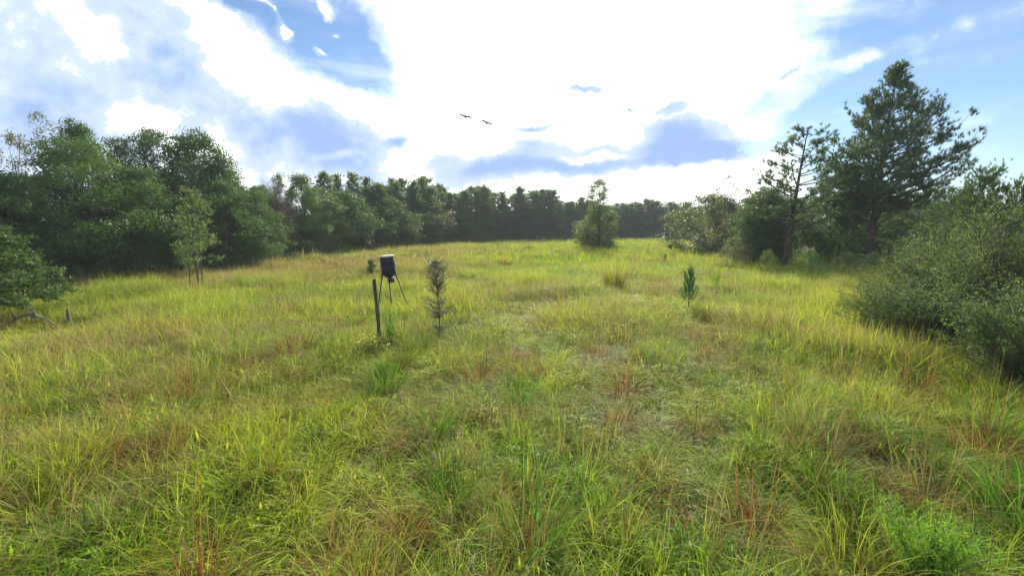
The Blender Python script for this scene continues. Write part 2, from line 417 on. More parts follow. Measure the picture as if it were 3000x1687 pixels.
def tuft(seed, kind):
    rng = np.random.default_rng(seed)
    ln = (.35, -.1)
    if kind == 'near':
        ps = [blades(rng, 52, .12, .50, .28, .0095, .62, 2.3, 6, ln), blades(rng, 16, .28, .32, .3, .008, .8, 1.7, 4, ln, gdry=.2),
              blades(rng, 5, .12, .68, .2, .006, .3, 1.2, 6, ln, ghue=.2)]
    elif kind == 'flat':                     # lodged, matted grass
        ps = [blades(rng, 60, .22, .52, .3, .0085, 1.0, 1.6, 6, (.6, -.3), gdry=.18), blades(rng, 16, .28, .33, .3, .007, .5, 1.9, 4, ln)]
    elif kind == 'wide':                     # broad bright blades
        ps = [blades(rng, 26, .10, .46, .25, .014, .45, 1.9, 6, ln, ghue=-.2), blades(rng, 30, .2, .36, .3, .008, .7, 1.9, 5, ln)]
    elif kind == 'stalk':                    # thin upright seed stalks
        ps = [blades(rng, 7, .2, .72, .22, .0055, .14, .4, 4, ln, gdry=.4, ghue=.5), blades(rng, 44, .14, .42, .3, .009, .6, 2.1, 5, ln)]
    elif kind == 'rusty':                    # old bunchgrass with russet bases
        ps = [blades(rng, 60, .14, .42, .3, .008, .55, 1.9, 5, ln, gdry=.5, gred=.9), blades(rng, 34, .12, .62, .2, .008, .35, 1.3, 5, ln, ghue=.35, gdry=.15, gred=.5)]
    elif kind == 'leafy':                    # low broad-leaved weeds
        ps = [blades(rng, 46, .20, .085, .3, .026, 1.1, .6, 2, (0, 0), ghue=-.1, zoff=rng.uniform(.08, .34, 46)), blades(rng, 22, .15, .36, .3, .008, .6, 1.9, 5, ln)]
    elif kind == 'mid':
        ps = []
        for q in range(6):
            p_ = blades(rng, 20, .13, .52 * rng.uniform(.6, 1.25), .3, .017, .55, 1.9, 4, ln, ghue=rng.uniform(-.3, .3), gdry=max(0, rng.uniform(-.25, .3)), gred=.7 if rng.random() < .12 else 0); p_[0][:, :2] += rng.uniform(-.5, .5, 2); ps.append(p_)
        ps.append(blades(rng, 12, .6, .72, .2, .009, .15, .5, 3, ln, ghue=.25, gdry=.08))
    elif kind == 'far':
        ps = []
        for q in range(9):
            p_ = blades(rng, 18, .35, .55 * rng.uniform(.6, 1.25), .3, .045, .4, 1.2, 2, ln, ghue=rng.uniform(-.25, .3), gdry=max(0, rng.uniform(-.2, .25))); p_[0][:, :2] += rng.uniform(-1.3, 1.3, 2); ps.append(p_)
        ps.append(blades(rng, 18, 1.4, .8, .22, .026, .12, .3, 2, ln, ghue=.25, gdry=.1))
    V, F, A = merge(ps)
    return mesh('tuft_' + kind, V, F, M_grass, A)

def scatter(name, label, metas, pts, rot, scl, attrs):
    me = bpy.data.meshes.new(name); me.vertices.add(len(pts)); me.vertices.foreach_set('co', np.asarray(pts, dtype=np.float32).ravel())
    def A(k, ty, dom_data, field='value'):
        at = me.attributes.new(k, ty, 'POINT'); at.data.foreach_set(field, dom_data)
    A('rot', 'FLOAT_VECTOR', np.asarray(rot, dtype=np.float32).ravel(), 'vector')
    A('scl', 'FLOAT_VECTOR', np.asarray(scl, dtype=np.float32).ravel(), 'vector')
    for k, a in attrs.items(): A(k, 'FLOAT', np.asarray(a, dtype=np.float32))
    rr = np.random.default_rng(len(pts))
    A('idx', 'INT', rr.integers(0, len(metas), len(pts)).astype(np.int32))
    me.materials.append(M_grass)
    o = obj(name, me)
    ng = bpy.data.node_groups.new(name, 'GeometryNodeTree')
    ng.interface.new_socket('Geometry', in_out='INPUT', socket_type='NodeSocketGeometry')
    ng.interface.new_socket('Geometry', in_out='OUTPUT', socket_type='NodeSocketGeometry')
    N, Lk = ng.nodes, ng.links
    gi = N.new('NodeGroupInput'); go = N.new('NodeGroupOutput')
    jn = N.new('GeometryNodeJoinGeometry')
    for mt in metas:
        src = bpy.data.objects.new(mt.name, mt)
        oi = N.new('GeometryNodeObjectInfo'); oi.inputs['Object'].default_value = src; oi.transform_space = 'ORIGINAL'
        g2 = N.new('GeometryNodeGeometryToInstance'); Lk.new(oi.outputs['Geometry'], g2.inputs[0]); Lk.new(g2.outputs[0], jn.inputs[0])
    ip = N.new('GeometryNodeInstanceOnPoints')
    def NA(nm, ty):
        x = N.new('GeometryNodeInputNamedAttribute'); x.data_type = ty; x.inputs[0].default_value = nm; return x.outputs[0]
    er = N.new('FunctionNodeEulerToRotation')
    Lk.new(NA('rot', 'FLOAT_VECTOR'), er.inputs[0])
    Lk.new(gi.outputs[0], ip.inputs['Points']); Lk.new(jn.outputs[0], ip.inputs['Instance'])
    ip.inputs['Pick Instance'].default_value = True
    Lk.new(NA('idx', 'INT'), ip.inputs['Instance Index']); Lk.new(er.outputs[0], ip.inputs['Rotation']); Lk.new(NA('scl', 'FLOAT_VECTOR'), ip.inputs['Scale'])
    Lk.new(ip.outputs[0], go.inputs[0])
    md = o.modifiers.new('scatter', 'NODES'); md.node_group = ng
    tag(o, label, None, None, 'stuff')
    return o

EDGE_UV = [(-700, 800), (150, 703), (420, 678), (600, 667), (830, 637), (1000, 622), (1200, 609), (1450, 603.5), (1720, 600.5)]
EDGE = np.array([G(u, v, .5) for u, v in EDGE_UV])
EA = np.arctan2(EDGE[:, 0], EDGE[:, 1]); ER = np.hypot(EDGE[:, 0], EDGE[:, 1])
RE_UV = [(1720, 600.5), (1800, 632), (1950, 652), (2130, 655), (2400, 655), (2900, 660), (3600, 680)]
REDGE = np.array([G(u, v, .5) for u, v in RE_UV])
EA2 = np.concatenate([EA, np.arctan2(REDGE[1:, 0], REDGE[1:, 1])]); ER2 = np.concatenate([ER, np.hypot(REDGE[1:, 0], REDGE[1:, 1])])
def edge_r(a): return np.interp(a, EA2, ER2)

def fn(x, y, s, o=0):
    return np.array([mnoise.fractal(Vector((a * s + o, b * s - o, o * .7)), 1.0, 2.0, 3) for a, b in zip(x, y)])
def field_attrs(x, y):
    n1 = fn(x, y, .22, 3.1); n2 = fn(x, y, .9, 9.7); n3 = fn(x, y, .06, 21.3); n4 = fn(x, y, .5, 40.2)
    r = np.hypot(x, y)
    hue = np.clip(.49 + .06 * np.clip((12 - r) / 6, 0, 1) + .42 * n1 + .35 * n2 + .25 * n3 + .10 * np.clip((r - 6) / 14, 0, 1), 0, 1)
    dry = np.clip(.16 + .08 * np.clip((12 - r) / 6, 0, 1) + .42 * n4 + .28 * n3 - .25 * n1, .02, .75)
    u = CU + x / np.maximum(y, 1) * FPX
    band = np.exp(-((y - 36) / 9) ** 2) * np.clip(1 - np.abs(x + 16) / 17, 0, 1)      # pinkish seeding grass by the left wood
    band += .7 * np.exp(-((y - 55) / 12) ** 2) * np.clip(1 - np.abs(x + 9) / 20, 0, 1)
    dry = np.clip(dry + band * .45, 0, .85)
    red = np.clip((fn(x, y, .7, 77.7) - .34) * 1.1, 0, .5) * np.clip(1.4 - r / 40, .1, 1) + band * .35
    return np.clip(hue, 0, 1), dry, np.clip(red, 0, 1)
CLUMPS = [
    (1888, 1330, 'rust', 1.0, 'large rust-red grass clump with dark upright stalks at the lower right'),
    (1345, 1400, 'green', 1.15, 'tall bright green grass clump at the bottom centre'),
    (1300, 1420, 'rust', .8, 'reddish stalks on the left flank of the tall bright green clump'),
    (490, 1500, 'rust', 1.05, 'rust-brown grass clump at the bottom left'),
    (455, 1010, 'rust', .95, 'narrow rust-red grass clump on the left of the field'),
    (410, 1180, 'yellow', .9, 'tawny grass clump below the narrow rust-red clump'),
    (1210, 945, 'rust', 1.0, 'rust-red grass clump in front of the silvery shrub'),
    (1265, 885, 'brown', 1.0, 'small dark brown clump behind the rust-red clump by the silvery shrub'),
    (1330, 900, 'brown', .9, 'dark brown clump at the right of a pair right of the silvery shrub'),
    (1372, 935, 'yellow', 1.0, 'round yellow grass clump in the middle of the field'),
    (1305, 1010, 'green', 1.0, 'upright green clump below the pair of dark brown clumps'),
    (1575, 985, 'rust', 1.05, 'reddish clump with thin dark stalks in the middle of the field'),
    (1560, 1060, 'brown', 1.0, 'dull brown clump below the reddish clump with dark stalks'),
    (1560, 862, 'yellow', 1.2, 'wide yellow-brown clump of fine stalks between the broom-like clump and the camera'),
    (1500, 890, 'brown', 1.1, 'matted brown clump left of the wide yellow-brown clump'),
    (1545, 730, 'broom', 1.5, 'fan-shaped broom-like clump of tall golden stalks before the lone tree'),
    (1662, 722, 'brown', 1.7, 'broad grey-brown low clump right of the broom-like clump'),
    (1415, 765, 'brown', 1.5, 'brown clump left of and below the broom-like clump'),
    (1770, 905, 'rust', .9, 'small rusty clump below the pine sapling'),
    (1795, 820, 'brown', 1.2, 'dark matted clump right of the pine sapling foot'),
    (2120, 965, 'rust', .9, 'rusty clump beside the thin end of the right-hand thicket'),
    (2300, 990, 'rust', 1.0, 'reddish clump under the edge of the wide grey-green shrub'),
    (2480, 1150, 'rust', 1.2, 'red-brown lodged clump in front of the dark shrub on the right'),
    (2500, 1110, 'green', 1.2, 'tall pale green stalks against the dark shrub on the right'),
    (2560, 1330, 'green', 1.1, 'bright green tall clump at the right edge of the photo'),
    (2130, 1440, 'yellow', 1.1, 'golden arching clump at the bottom right centre'),
    (1410, 1120, 'yellow', .9, 'thin yellow clump with a dark stalk in the middle foreground'),
    (1750, 1080, 'brown', .9, 'brownish clump beside a thin bent dark stalk'),
    (970, 985, 'green', 1.1, 'dark green clump below the wooden post'),
    (1100, 1090, 'green', 1.0, 'lush green clump in the centre foreground left of the middle'),
    (740, 885, 'yellow', 1.2, 'golden standing clump left of the wooden post'),
    (720, 905, 'rust', 1.0, 'reddish clump at the foot of the golden clump left of the post'),
    (95, 1290, 'yellow', 1.1, 'golden brown clump at the lower left'),
    (2330, 1265, 'brown', 1.1, 'dark brown clump in the grass at the lower right, above the vivid green patch'),
    (840, 1390, 'brown', .9, 'brownish clump at the bottom left centre'),
    (2010, 750, 'brown', 1.4, 'faint brown clump in the grass before the slim pine'),
    (1130, 1290, 'green', .9, 'deep green clump in the bottom centre left of the tall bright clump')]
CLEAR = [(*G(u, v), .38 * s_ * (1.3 if k_ in ('rust', 'brown') else 1)) for u, v, k_, s_, l_ in CLUMPS]
CLEAR += [(*G(945, 872), .45), (*G(945, 900), .4), (*G(1105, 848), .4), (*G(1738, 790), .5), (*G(1738, 815), .4), (*G(985, 868), .3), (*G(928, 890), .4), (*G(478, 722), .8), (*G(60, 825), .8), (*G(110, 830), .8), (*G(160, 832), .8), (*G(10, 830), .8), (*G(1008, 885), .3)]
rngG = np.random.default_rng(11)
def wedge(n, r0, r1, amax=R(64)):
    r = np.sqrt(rngG.uniform(r0 ** 2, r1 ** 2, n)); a = rngG.uniform(-amax, amax, n)
    return r * np.sin(a), r * np.cos(a), r, a
def lay(name, label, kinds, n, r0, r1, smin, smax, hgt=1.0):
    x, y, r, a = wedge(n, r0, r1)
    k = r < edge_r(a) + 1.5
    x, y, r, a = x[k], y[k], r[k], a[k]; n = len(x)
    hue, dry, red = field_attrs(x, y)
    h = fn(x, y, .35, 5.5)
    hue = np.clip(hue + rngG.normal(0, .16, n), 0, 1); dry = np.clip(dry + rngG.normal(0, .10, n), 0, 1)
    rust_pick = rngG.random(n) < np.clip(.05 + .35 * (fn(x, y, 1.1, 61.3) - .12), .015, .30); red = np.where(rust_pick, np.clip(red + .8, 0, 1), red); dry = np.where(rust_pick, np.clip(dry + .4, 0, 1), dry)  # random tufts turned rust-red and dry
    s = rngG.uniform(smin, smax, n)
    sz = s * np.clip(1 + .75 * h, .55, 1.5) * hgt
    pts = np.stack([x, y, terr(x, y)], 1)
    keep = np.ones(n, bool); low = np.ones(n)
    for cx, cy2, cr in CLEAR:
        d = np.hypot(x - cx, y - cy2); keep &= d > cr * .5; low = np.minimum(low, np.clip(d / (cr * 2.0), .35, 1))
    sz = (sz * low)[keep]; s = s[keep]; pts = pts[keep]; rot = None; hue = hue[keep]; dry = dry[keep]; red = red[keep]; n = len(s)
    rot = np.stack([rngG.normal(0, .10, n), rngG.normal(0, .10, n), rngG.normal(0, 1.5, n)], 1)
    scatter(name, label, [tuft(s0, k0) for s0, k0 in kinds], pts, rot, np.stack([s, s, sz], 1), dict(hue=hue, dry=dry, red=red))
lay('meadow_grass', 'long arching green and yellow grass in the foreground of the field', [(1, 'near'), (2, 'near'), (3, 'near'), (4, 'near'), (5, 'flat'), (6, 'flat'), (7, 'wide'), (8, 'stalk'), (9, 'leafy'), (10, 'wide'), (16, 'rusty')], 6200, 1.6, 15, .75, 1.2)
lay('field_grass', 'yellow-green grass covering the middle of the field', [(11, 'mid'), (12, 'mid'), (13, 'mid'), (14, 'mid'), (15, 'mid')], 10500, 13, 40, .75, 1.15)
lay('distant_grass', 'pale grass covering the far end of the field', [(21, 'far'), (22, 'far'), (23, 'far'), (24, 'far')], 11000, 38, 135, .8, 1.25)

# ------------------------------------------------------------------ broadleaf trees
def clump_leaves(rng, blobs, per_area, size, aspect, droop=0.3):
    Cs, Ns, A = [], [], []
    for (cx, cy_, cz, rx, ry, rz) in blobs:
        n = int(per_area * (rx * ry + ry * rz + rx * rz) * 4.2)
        d = unit(rng.normal(0, 1, (n, 3)))
        rr = rng.random(n) ** .38 * rng.uniform(.8, 1.18, n)
        # bumps so that the clump's own outline is ragged
        ph = rng.uniform(0, 6.28, 3)
        rr *= 1 + .16 * np.sin(d[:, 0] * 7 + ph[0]) * np.sin(d[:, 1] * 6 + ph[1]) + .1 * np.sin(d[:, 2] * 9 + ph[2])
        c = np.array([cx, cy_, cz]) + d * rr[:, None] * np.array([rx, ry, rz])
        Cs.append(c); Ns.append(d * .6 + rng.normal(0, .55, (n, 3)) + np.array([0, 0, droop]))
        A.append(np.clip(rng.random() * .5 + rng.random(n) * .5, 0, 1))
    C = np.concatenate(Cs); N = np.concatenate(Ns); A = np.concatenate(A)
    V, F = leaves(C, N, size, aspect, rng)
    return V, F, np.repeat(A, 4)

def broadleaf(seed, H=10., Wd=8., base=.12, nblob=34, br=1.25, per=26, size=.19, shape='round', sparse=1.0, trunks=1, tr=.16):
    """crown of many leafy sprays round a limb skeleton; returns (wood mesh data, leaf mesh data)"""
    rng = np.random.default_rng(seed)
    blobs = []; wood = Bag()
    z0 = H * base
    ends = []
    for k in range(nblob):
        f = (k + rng.random()) / nblob
        z = z0 + (H - z0) * f
        if shape == 'round': prof = math.sin(math.pi * min(1, (.12 + .86 * f)) ** .9) ** .6
        elif shape == 'cone': prof = (1 - f) ** .7 * .95 + .08
        elif shape == 'column': prof = .55 + .45 * math.sin(math.pi * f) if f < .72 else .5 * (1 - f) / .28 + .18
        elif shape == 'lone': prof = (.8 + .25 * math.sin(math.pi * f * 2)) if f < .56 else (.56 if f < .9 else .36)
        else: prof = math.sin(math.pi * (.2 + .75 * f)) ** .6
        a = k * 2.39996 + rng.normal(0, .4)
        rad = Wd / 2 * prof * rng.uniform(.45, .95) - br * .25
        rad = max(rad, 0)
        s = br * rng.uniform(.6, 1.25) * (1.15 - .45 * f) * (.72 if shape == 'lone' and f > .6 else 1)
        c = (rad * math.cos(a), rad * math.sin(a), min(z, H - s * .6))
        blobs.append((*c, s * 1.15, s * 1.15, s * .72)); ends.append(c)
        for q in range(2):                                   # ragged satellites
            d = rng.normal(0, 1, 3); d /= np.linalg.norm(d)
            s2 = s * rng.uniform(.3, .5)
            blobs.append((c[0] + d[0] * s * 1.1, c[1] + d[1] * s * 1.1, c[2] + abs(d[2]) * s * .8 * (1 if q else -1) * .8, s2, s2, s2 * .7))
    V, F, A = clump_leaves(rng, blobs, per * sparse, size, .55)
    for tI in range(trunks):
        ox, oy = (0, 0) if trunks == 1 else (rng.normal(0, .25), rng.normal(0, .25))
        top = (ox * 2.5 + rng.normal(0, .2), oy * 2.5 + rng.normal(0, .2), H * .82)
        p = bez((ox, oy, -.2), (ox * 1.3 + rng.normal(0, .25), oy * 1.3 + rng.normal(0, .25), H * .4), top, 10)
        wood.add(*tube(p, np.linspace(tr, tr * .15, 10) * (1 if tI == 0 else .8), 7))
    for c in ends[::2]:
        q = min(.85, max(.1, (c[2] - .3 * math.hypot(c[0], c[1])) / H * .8))
        s_ = np.array([0, 0, H * .82 * q]); mid = (s_ + np.array(c)) / 2 + np.array([0, 0, -.2])
        wood.add(*tube(bez(s_, mid, c, 5), np.linspace(tr * .35 * (1.1 - q), .012, 5), 4))
    return wood, (V, F, A), (V[:, 0].ptp() if hasattr(V, 'ptp') else np.ptp(V[:, 0]), V[:, 2].max())

class Tree:
    def __init__(s, crown, trunk, wx, hz): s.crown, s.trunk, s.wx, s.hz = crown, trunk, wx, hz
def mk(seed, leafmat, woodmat, **kw):
    wood, (V, F, A), _ = broadleaf(seed, **kw)
    x = np.sort(V[:, 0]); wx = x[int(len(x) * .985)] - x[int(len(x) * .015)]
    return Tree(mesh('crown', V, F, leafmat, {'rnd': A}), wood.mesh('trunk', woodmat, True), float(wx), float(np.percentile(V[:, 2], 99.9)))

def put(tree, name, x, y, H, Wd, label, cat='tree', group=None, rz=None, depth=None):
    rz = random.uniform(0, 6.28) if rz is None else rz
    t = empty(name, (x, y, tz(x, y)), rz)
    sx = Wd / tree.wx
    t.scale = (sx, sx if depth is None else depth, H / tree.hz)
    obj('trunk', tree.trunk, t); obj('crown', tree.crown, t)
    tag(t, label, cat, group)
    return t
def put_px(tree, name, u, vtop, wpx, label, vbase=None, y=None, stretch=1.0, **kw):
    if y is None: _, y = G(u, vbase, .45)
    x, _, z = P(u, vtop, y)
    k = math.hypot(1, (u - CU) / FPX) ** stretch
    return put(tree, name, x, y, z - tz(x, y), wpx / FPX * y / k, label, **kw)

random.seed(5)
OAK = [mk(100 + i, M_oak, M_bark, nblob=38 + 4 * (i % 3), br=1.2 + .1 * (i % 3), per=30, size=.17) for i in range(5)]
GUM = [mk(120 + i, M_oak_light, M_bark, nblob=34, br=1.15, per=28, size=.17) for i in range(2)]
AIRY = [mk(130 + i, M_olive, M_bark, nblob=44, br=.75, per=22, size=.15, sparse=.8) for i in range(2)]
OLIVE = [mk(140, M_olive, M_bark, shape='column', nblob=40, br=.9, per=28, size=.18)]
BUSH = [mk(150 + i, [M_oak, M_olive, M_oak_light][i], M_bark, H=4, Wd=5, base=.02, nblob=22, br=.8, per=30, size=.14, tr=.06) for i in range(3)]

# ------------------------------------------------------------------ pines
def pine(seed, H, crown0, Rmax, nbr, tuft_n, needles, nlen, nwid, leafmat, up=.5, top=.12, tr=.22, bare=.35, lean=(0, 0), lop=None, full=1.0, taper=.8, clus=.28, tpc=6, shape=None):
    rng = np.random.default_rng(seed); wood = Bag()
    tp = bez((0, 0, -.3), (lean[0] * .3, lean[1] * .3, H * .5), (lean[0], lean[1], H * .98), 14)
    wood.add(*tube(tp, np.linspace(1, .06, 14) ** .9 * tr, 9))
    axis = lambda z: np.array([np.interp(z, tp[:, 2], tp[:, 0]), np.interp(z, tp[:, 2], tp[:, 1]), z])
    C, D = [], []
    for k in range(nbr):
        f = ((k + rng.random()) / nbr)
        ze = crown0 + (H - crown0) * f                                # height of the branch tip
        a = k * 2.39996 + rng.normal(0, .35)
        prof = (1 - f) ** taper * (1 - top) + top
        if f < .2: prof *= .6 + 2.0 * f
        if shape: prof = float(np.interp(f, shape[0], shape[1]))
        Lb = Rmax * prof * rng.uniform(.58, 1.14) * full
        if lop: Lb *= lop(a, f)
        if Lb < .12: continue
        d = np.array([math.cos(a), math.sin(a), 0])
        rise = up * rng.uniform(.4, 1.3) + .3 * f
        z = max(ze - Lb * rise, crown0 * .55)
        p0 = axis(z); p2 = axis(ze) + d * Lb; p1 = p0 + d * Lb * .55 + np.array([0, 0, (ze - z) * .2])
        pts = bez(p0, p1, p2, 8)
        wood.add(*tube(pts, np.linspace(.10 * tr / .22 * (1.15 - f) ** .5 * (.4 + Lb / Rmax * .6), .012, 8), 5))
        nt = max(2, int(tuft_n * (Lb / Rmax) ** .7))
        for q in range(nt):
            s = bare + (1 - bare) * (q + rng.random()) / nt
            c0 = pts[min(7, int(s * 7))] + (pts[min(7, int(s * 7) + 1)] - pts[min(7, int(s * 7))]) * (s * 7 % 1)
            sa = rng.choice([-1, 1]) * rng.uniform(.2, 1.3)
            sd_ = np.array([math.cos(a + sa), math.sin(a + sa), rng.uniform(-.15, 1.3)])
            sl = (Lb * rng.uniform(.08, .30) * (1.3 - .8 * s) + .15 * clus / .3)
            c1 = c0 + sd_ * sl
            wood.add(*tube(np.stack([c0, (c0 + c1) / 2 - np.array([0, 0, .03]), c1]), [.018, .013, .008], 3))
            m = int(tpc * rng.uniform(.5, 1.5)) + 1
            off = rng.normal(0, 1, (m, 3)) * clus * rng.uniform(.6, 1.25) * np.array([1, 1, .8])
            for e in range(m):
                C.append(c1 + off[e]); D.append(off[e] / clus * .35 + sd_ * .25 + np.array([0, 0, .8]))
        for e in range(4):
            C.append(pts[-1] - (pts[-1] - pts[-3]) * e * .3); D.append(pts[-1] - pts[-2] + np.array([0, 0, .25]))
    for e in range(5):
        C.append(axis(H * (1 - e * .012))); D.append(np.array([rng.normal(0, .2), rng.normal(0, .2), 1.]))
    C = np.array(C); D = unit(np.array(D)); n = len(C)
    t, b = rot_frame(D)
    Vs, A = [], []
    ca = rng.random(n)
    for q in range(needles):
        a = rng.uniform(0, 6.28, n)[:, None]; sp = rng.uniform(.25, 1.15, n)[:, None]
        dn = unit(D * np.cos(sp) + (t * np.cos(a) + b * np.sin(a)) * np.sin(sp) + np.array([0, 0, .05]))
        c0 = C - D * (rng.random(n)[:, None] * nlen * .7)
        side = np.cross(dn, unit(rng.normal(0, 1, (n, 3)))); side = unit(side) * nwid * .5
        L = nlen * rng.uniform(.7, 1.15, n)[:, None]
        Vs.append(np.stack([c0 - side, c0 + side, c0 + dn * L], 1)); A.append(np.repeat(np.clip(ca * .6 + rng.random(n) * .4, 0, 1)[:, None], 3, 1))
    V = np.concatenate(Vs).reshape(-1, 3); A = np.concatenate(A).ravel()
    F = np.arange(len(V)).reshape(-1, 3)
    x = np.sort(V[:, 0]); wx = x[int(len(x) * .985)] - x[int(len(x) * .015)]
    return Tree(mesh('crown', V, F, leafmat, {'rnd': A}), wood.mesh('trunk', M_bark_pine, True), float(wx), float(V[:, 2].max()))

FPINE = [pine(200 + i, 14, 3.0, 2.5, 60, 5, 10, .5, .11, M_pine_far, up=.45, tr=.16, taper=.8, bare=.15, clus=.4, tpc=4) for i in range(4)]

# ---- the wood on the left, front rows
n = 0
def L(u, vtop, wpx, kind, label, off=0.0, group=None, name='oak_tree', vb=None, cat='tree'):
    """a tree on the edge of the left wood; off = metres behind that edge"""
    a = math.atan2((u - CU) / FPX, 1.0)
    r = float(edge_r(a)) + off
    y = r * math.cos(a)
    return put_px(kind, name, u, vtop, wpx, label, y=y, group=group, cat=cat, stretch=.1)
L(205, 352, 270, OAK[0], 'broad bright green oak with a full round crown at the front of the left wood', 2.2)
L(0, 430, 240, OAK[1], 'dark oak at the left edge of the photo behind the cedar', 2.0)
L(20, 335, 190, AIRY[0], 'sparse oak with sky showing through its crown at the far left of the wood', 8, name='sparse_tree')
L(95, 282, 130, AIRY[1], 'tallest thin-topped tree with bare twigs at the far left of the wood', 9, name='sparse_tree')
L(185, 302, 125, OAK[2], 'round-topped tree rising behind the broad bright green oak', 9)
L(285, 345, 130, OAK[3], 'oak crown just right of the broad bright green oak', 7)
L(385, 326, 150, OAK[4], 'high domed oak left of the two highest crowns of the wood', 7.5)
L(350, 420, 170, OAK[1], 'low dark oak directly left of the slender three-stemmed tree', 1.8)
L(490, 331, 190, OAK[2], 'high domed oak behind the slender three-stemmed tree', 6.5)
L(565, 395, 130, OAK[0], 'last tall oak before the skyline of the left wood drops', 5)
L(460, 455, 170, AIRY[0], 'open oak with glittering gaps in its crown behind the slender tree', 3.5, name='sparse_tree')
L(560, 455, 170, OAK[3], 'dark drooping oak right of the slender three-stemmed tree', 1.5)
L(635, 478, 110, OAK[4], 'dark oak beside the brown half-dead tree', 1.5)
L(655, 466, 105, OAK[2], 'dark oak filling the gap between the tall oaks and the brown half-dead tree', 5)
L(700, 436, 70, GUM[0], 'narrow green tree rising behind the brown half-dead tree', 6, name='broadleaf_tree')
L(755, 438, 110, OAK[1], 'rounded green tree right of the brown half-dead tree', 4, name='broadleaf_tree')
L(800, 470, 130, GUM[1], 'yellowish green tree with sky glinting through its middle', 2.5, name='broadleaf_tree')
L(870, 480, 140, OAK[2], 'mid green tree below the four dark pine tops', 2, name='broadleaf_tree')
L(945, 470, 130, OAK[3], 'rounded tree right of the four dark pine tops', 3, name='broadleaf_tree')
L(990, 505, 110, GUM[0], 'fresh green tree just left of the olive tree in the wood edge', 1, name='broadleaf_tree')
L(1083, 492, 82, OLIVE[0], 'pale olive upright tree standing out from the edge of the wood', 0, name='olive_green_tree')
L(1040, 500, 90, OAK[4], 'dark tree between the fresh green tree and the olive tree', 4, name='broadleaf_tree')
L(1182, 548, 66, GUM[1], 'small light green tree at the foot of the wood right of the olive tree', 0, name='small_tree')
L(1130, 520, 90, OAK[0], 'dark rounded tree right of the pale olive tree', 4, name='broadleaf_tree')
for i, (u, v, wp_) in enumerate([(812, 428, 62), (846, 432, 44), (887, 428, 58), (921, 440, 52)]):
    L(u, v, wp_, FPINE[i], ['leftmost and tallest of four pine tops above the left wood', 'slim second pine top of four above the left wood', 'bushy third pine top of four above the left wood', 'thin rightmost pine top of four above the left wood'][i], 9, name='pine_tree')
grp = 'pines along the far edge of the field'
lab = 'distant dark pine in the long line of pines closing the far end of the field'
fx = [(965, 462, 70), (985, 448, 62), (1020, 452, 66), (1052, 447, 60), (1082, 452, 58), (1105, 470, 56), (1135, 478, 62), (1160, 480, 56), (1188, 466, 60), (1222, 462, 64), (1250, 474, 56), (1272, 490, 56),
      (1296, 472, 52), (1325, 482, 58), (1352, 480, 52), (1378, 478, 60), (1402, 488, 52), (1425, 500, 50), (1448, 508, 52), (1470, 500, 50),
      (1540, 506, 50), (1562, 503, 52), (1585, 506, 48), (1608, 505, 50), (1630, 503, 50), (1652, 509, 46), (1672, 517, 44), (1692, 508, 48), (1715, 512, 48), (1738, 518, 46), (1765, 520, 50), (1500, 510, 50), (1520, 512, 50),
      (1795, 515, 50), (1830, 505, 60)]
fxu = np.array([f_[0] for f_ in sorted(fx)]); fxv = np.array([f_[1] for f_ in sorted(fx)])
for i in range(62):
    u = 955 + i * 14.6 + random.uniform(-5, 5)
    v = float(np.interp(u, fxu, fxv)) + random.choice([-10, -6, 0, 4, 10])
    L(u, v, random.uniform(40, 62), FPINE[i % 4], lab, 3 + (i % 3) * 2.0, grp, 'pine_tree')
# darker second row filling the wood behind
for i in range(30):
    u = 1000 + i * 27 + random.uniform(-6, 6)
    L(u, 528 + random.uniform(-10, 8), 70, OAK[i % 5], 'dark broadleaf tree under the tall pines at the far end of the field', 1.0 + (i % 2) * 1.5, 'broadleaf trees under the distant pines', 'broadleaf_tree')
for i, (u, v, wp_, off) in enumerate([(-180, 330, 260, 7), (-330, 380, 300, 5), (100, 440, 200, 5), (260, 470, 200, 4.5), (410, 430, 180, 9), (540, 420, 150, 10), (640, 500, 130, 7), (700, 510, 120, 6), (770, 500, 120, 7), (850, 505, 120, 8), (930, 505, 120, 8), (-80, 480, 220, 4)]):
    L(u, v, wp_, OAK[(i + 2) % 5], 'shaded oak filling the inside of the left wood behind its front row', off, 'shaded oaks inside the left wood', 'oak_tree')
for i in range(34):
    u = -150 + i * 37 + random.uniform(-8, 8)
    a = math.atan2((u - CU) / FPX, 1.0); r = float(edge_r(a)) + random.uniform(1.0, 2.4); y = r * math.cos(a)
    hgt = random.uniform(1.8, 3.4) if u < 700 else random.uniform(2.4, 4.2)
    x = (u - CU) / FPX * y
    put(BUSH[0 if i % 4 else 1], 'understory_shrub', x, y, hgt, hgt * 1.35, 'dark leafy shrub filling the foot of the left wood', 'shrub', 'shrubs along the foot of the left wood')
for i in range(18):
    u = 1110 + i * 36 + random.uniform(-8, 8)
    a = math.atan2((u - CU) / FPX, 1.0); r = float(edge_r(a)) + random.uniform(-1.5, 1.0); y = r * math.cos(a)
    hgt = random.uniform(2.2, 4.5); x = (u - CU) / FPX * y
    put(BUSH[i % 2], 'edge_shrub', x, y, hgt, hgt * 1.6, 'greyish low shrub in front of the distant pines', 'shrub', 'shrubs in front of the distant pines')

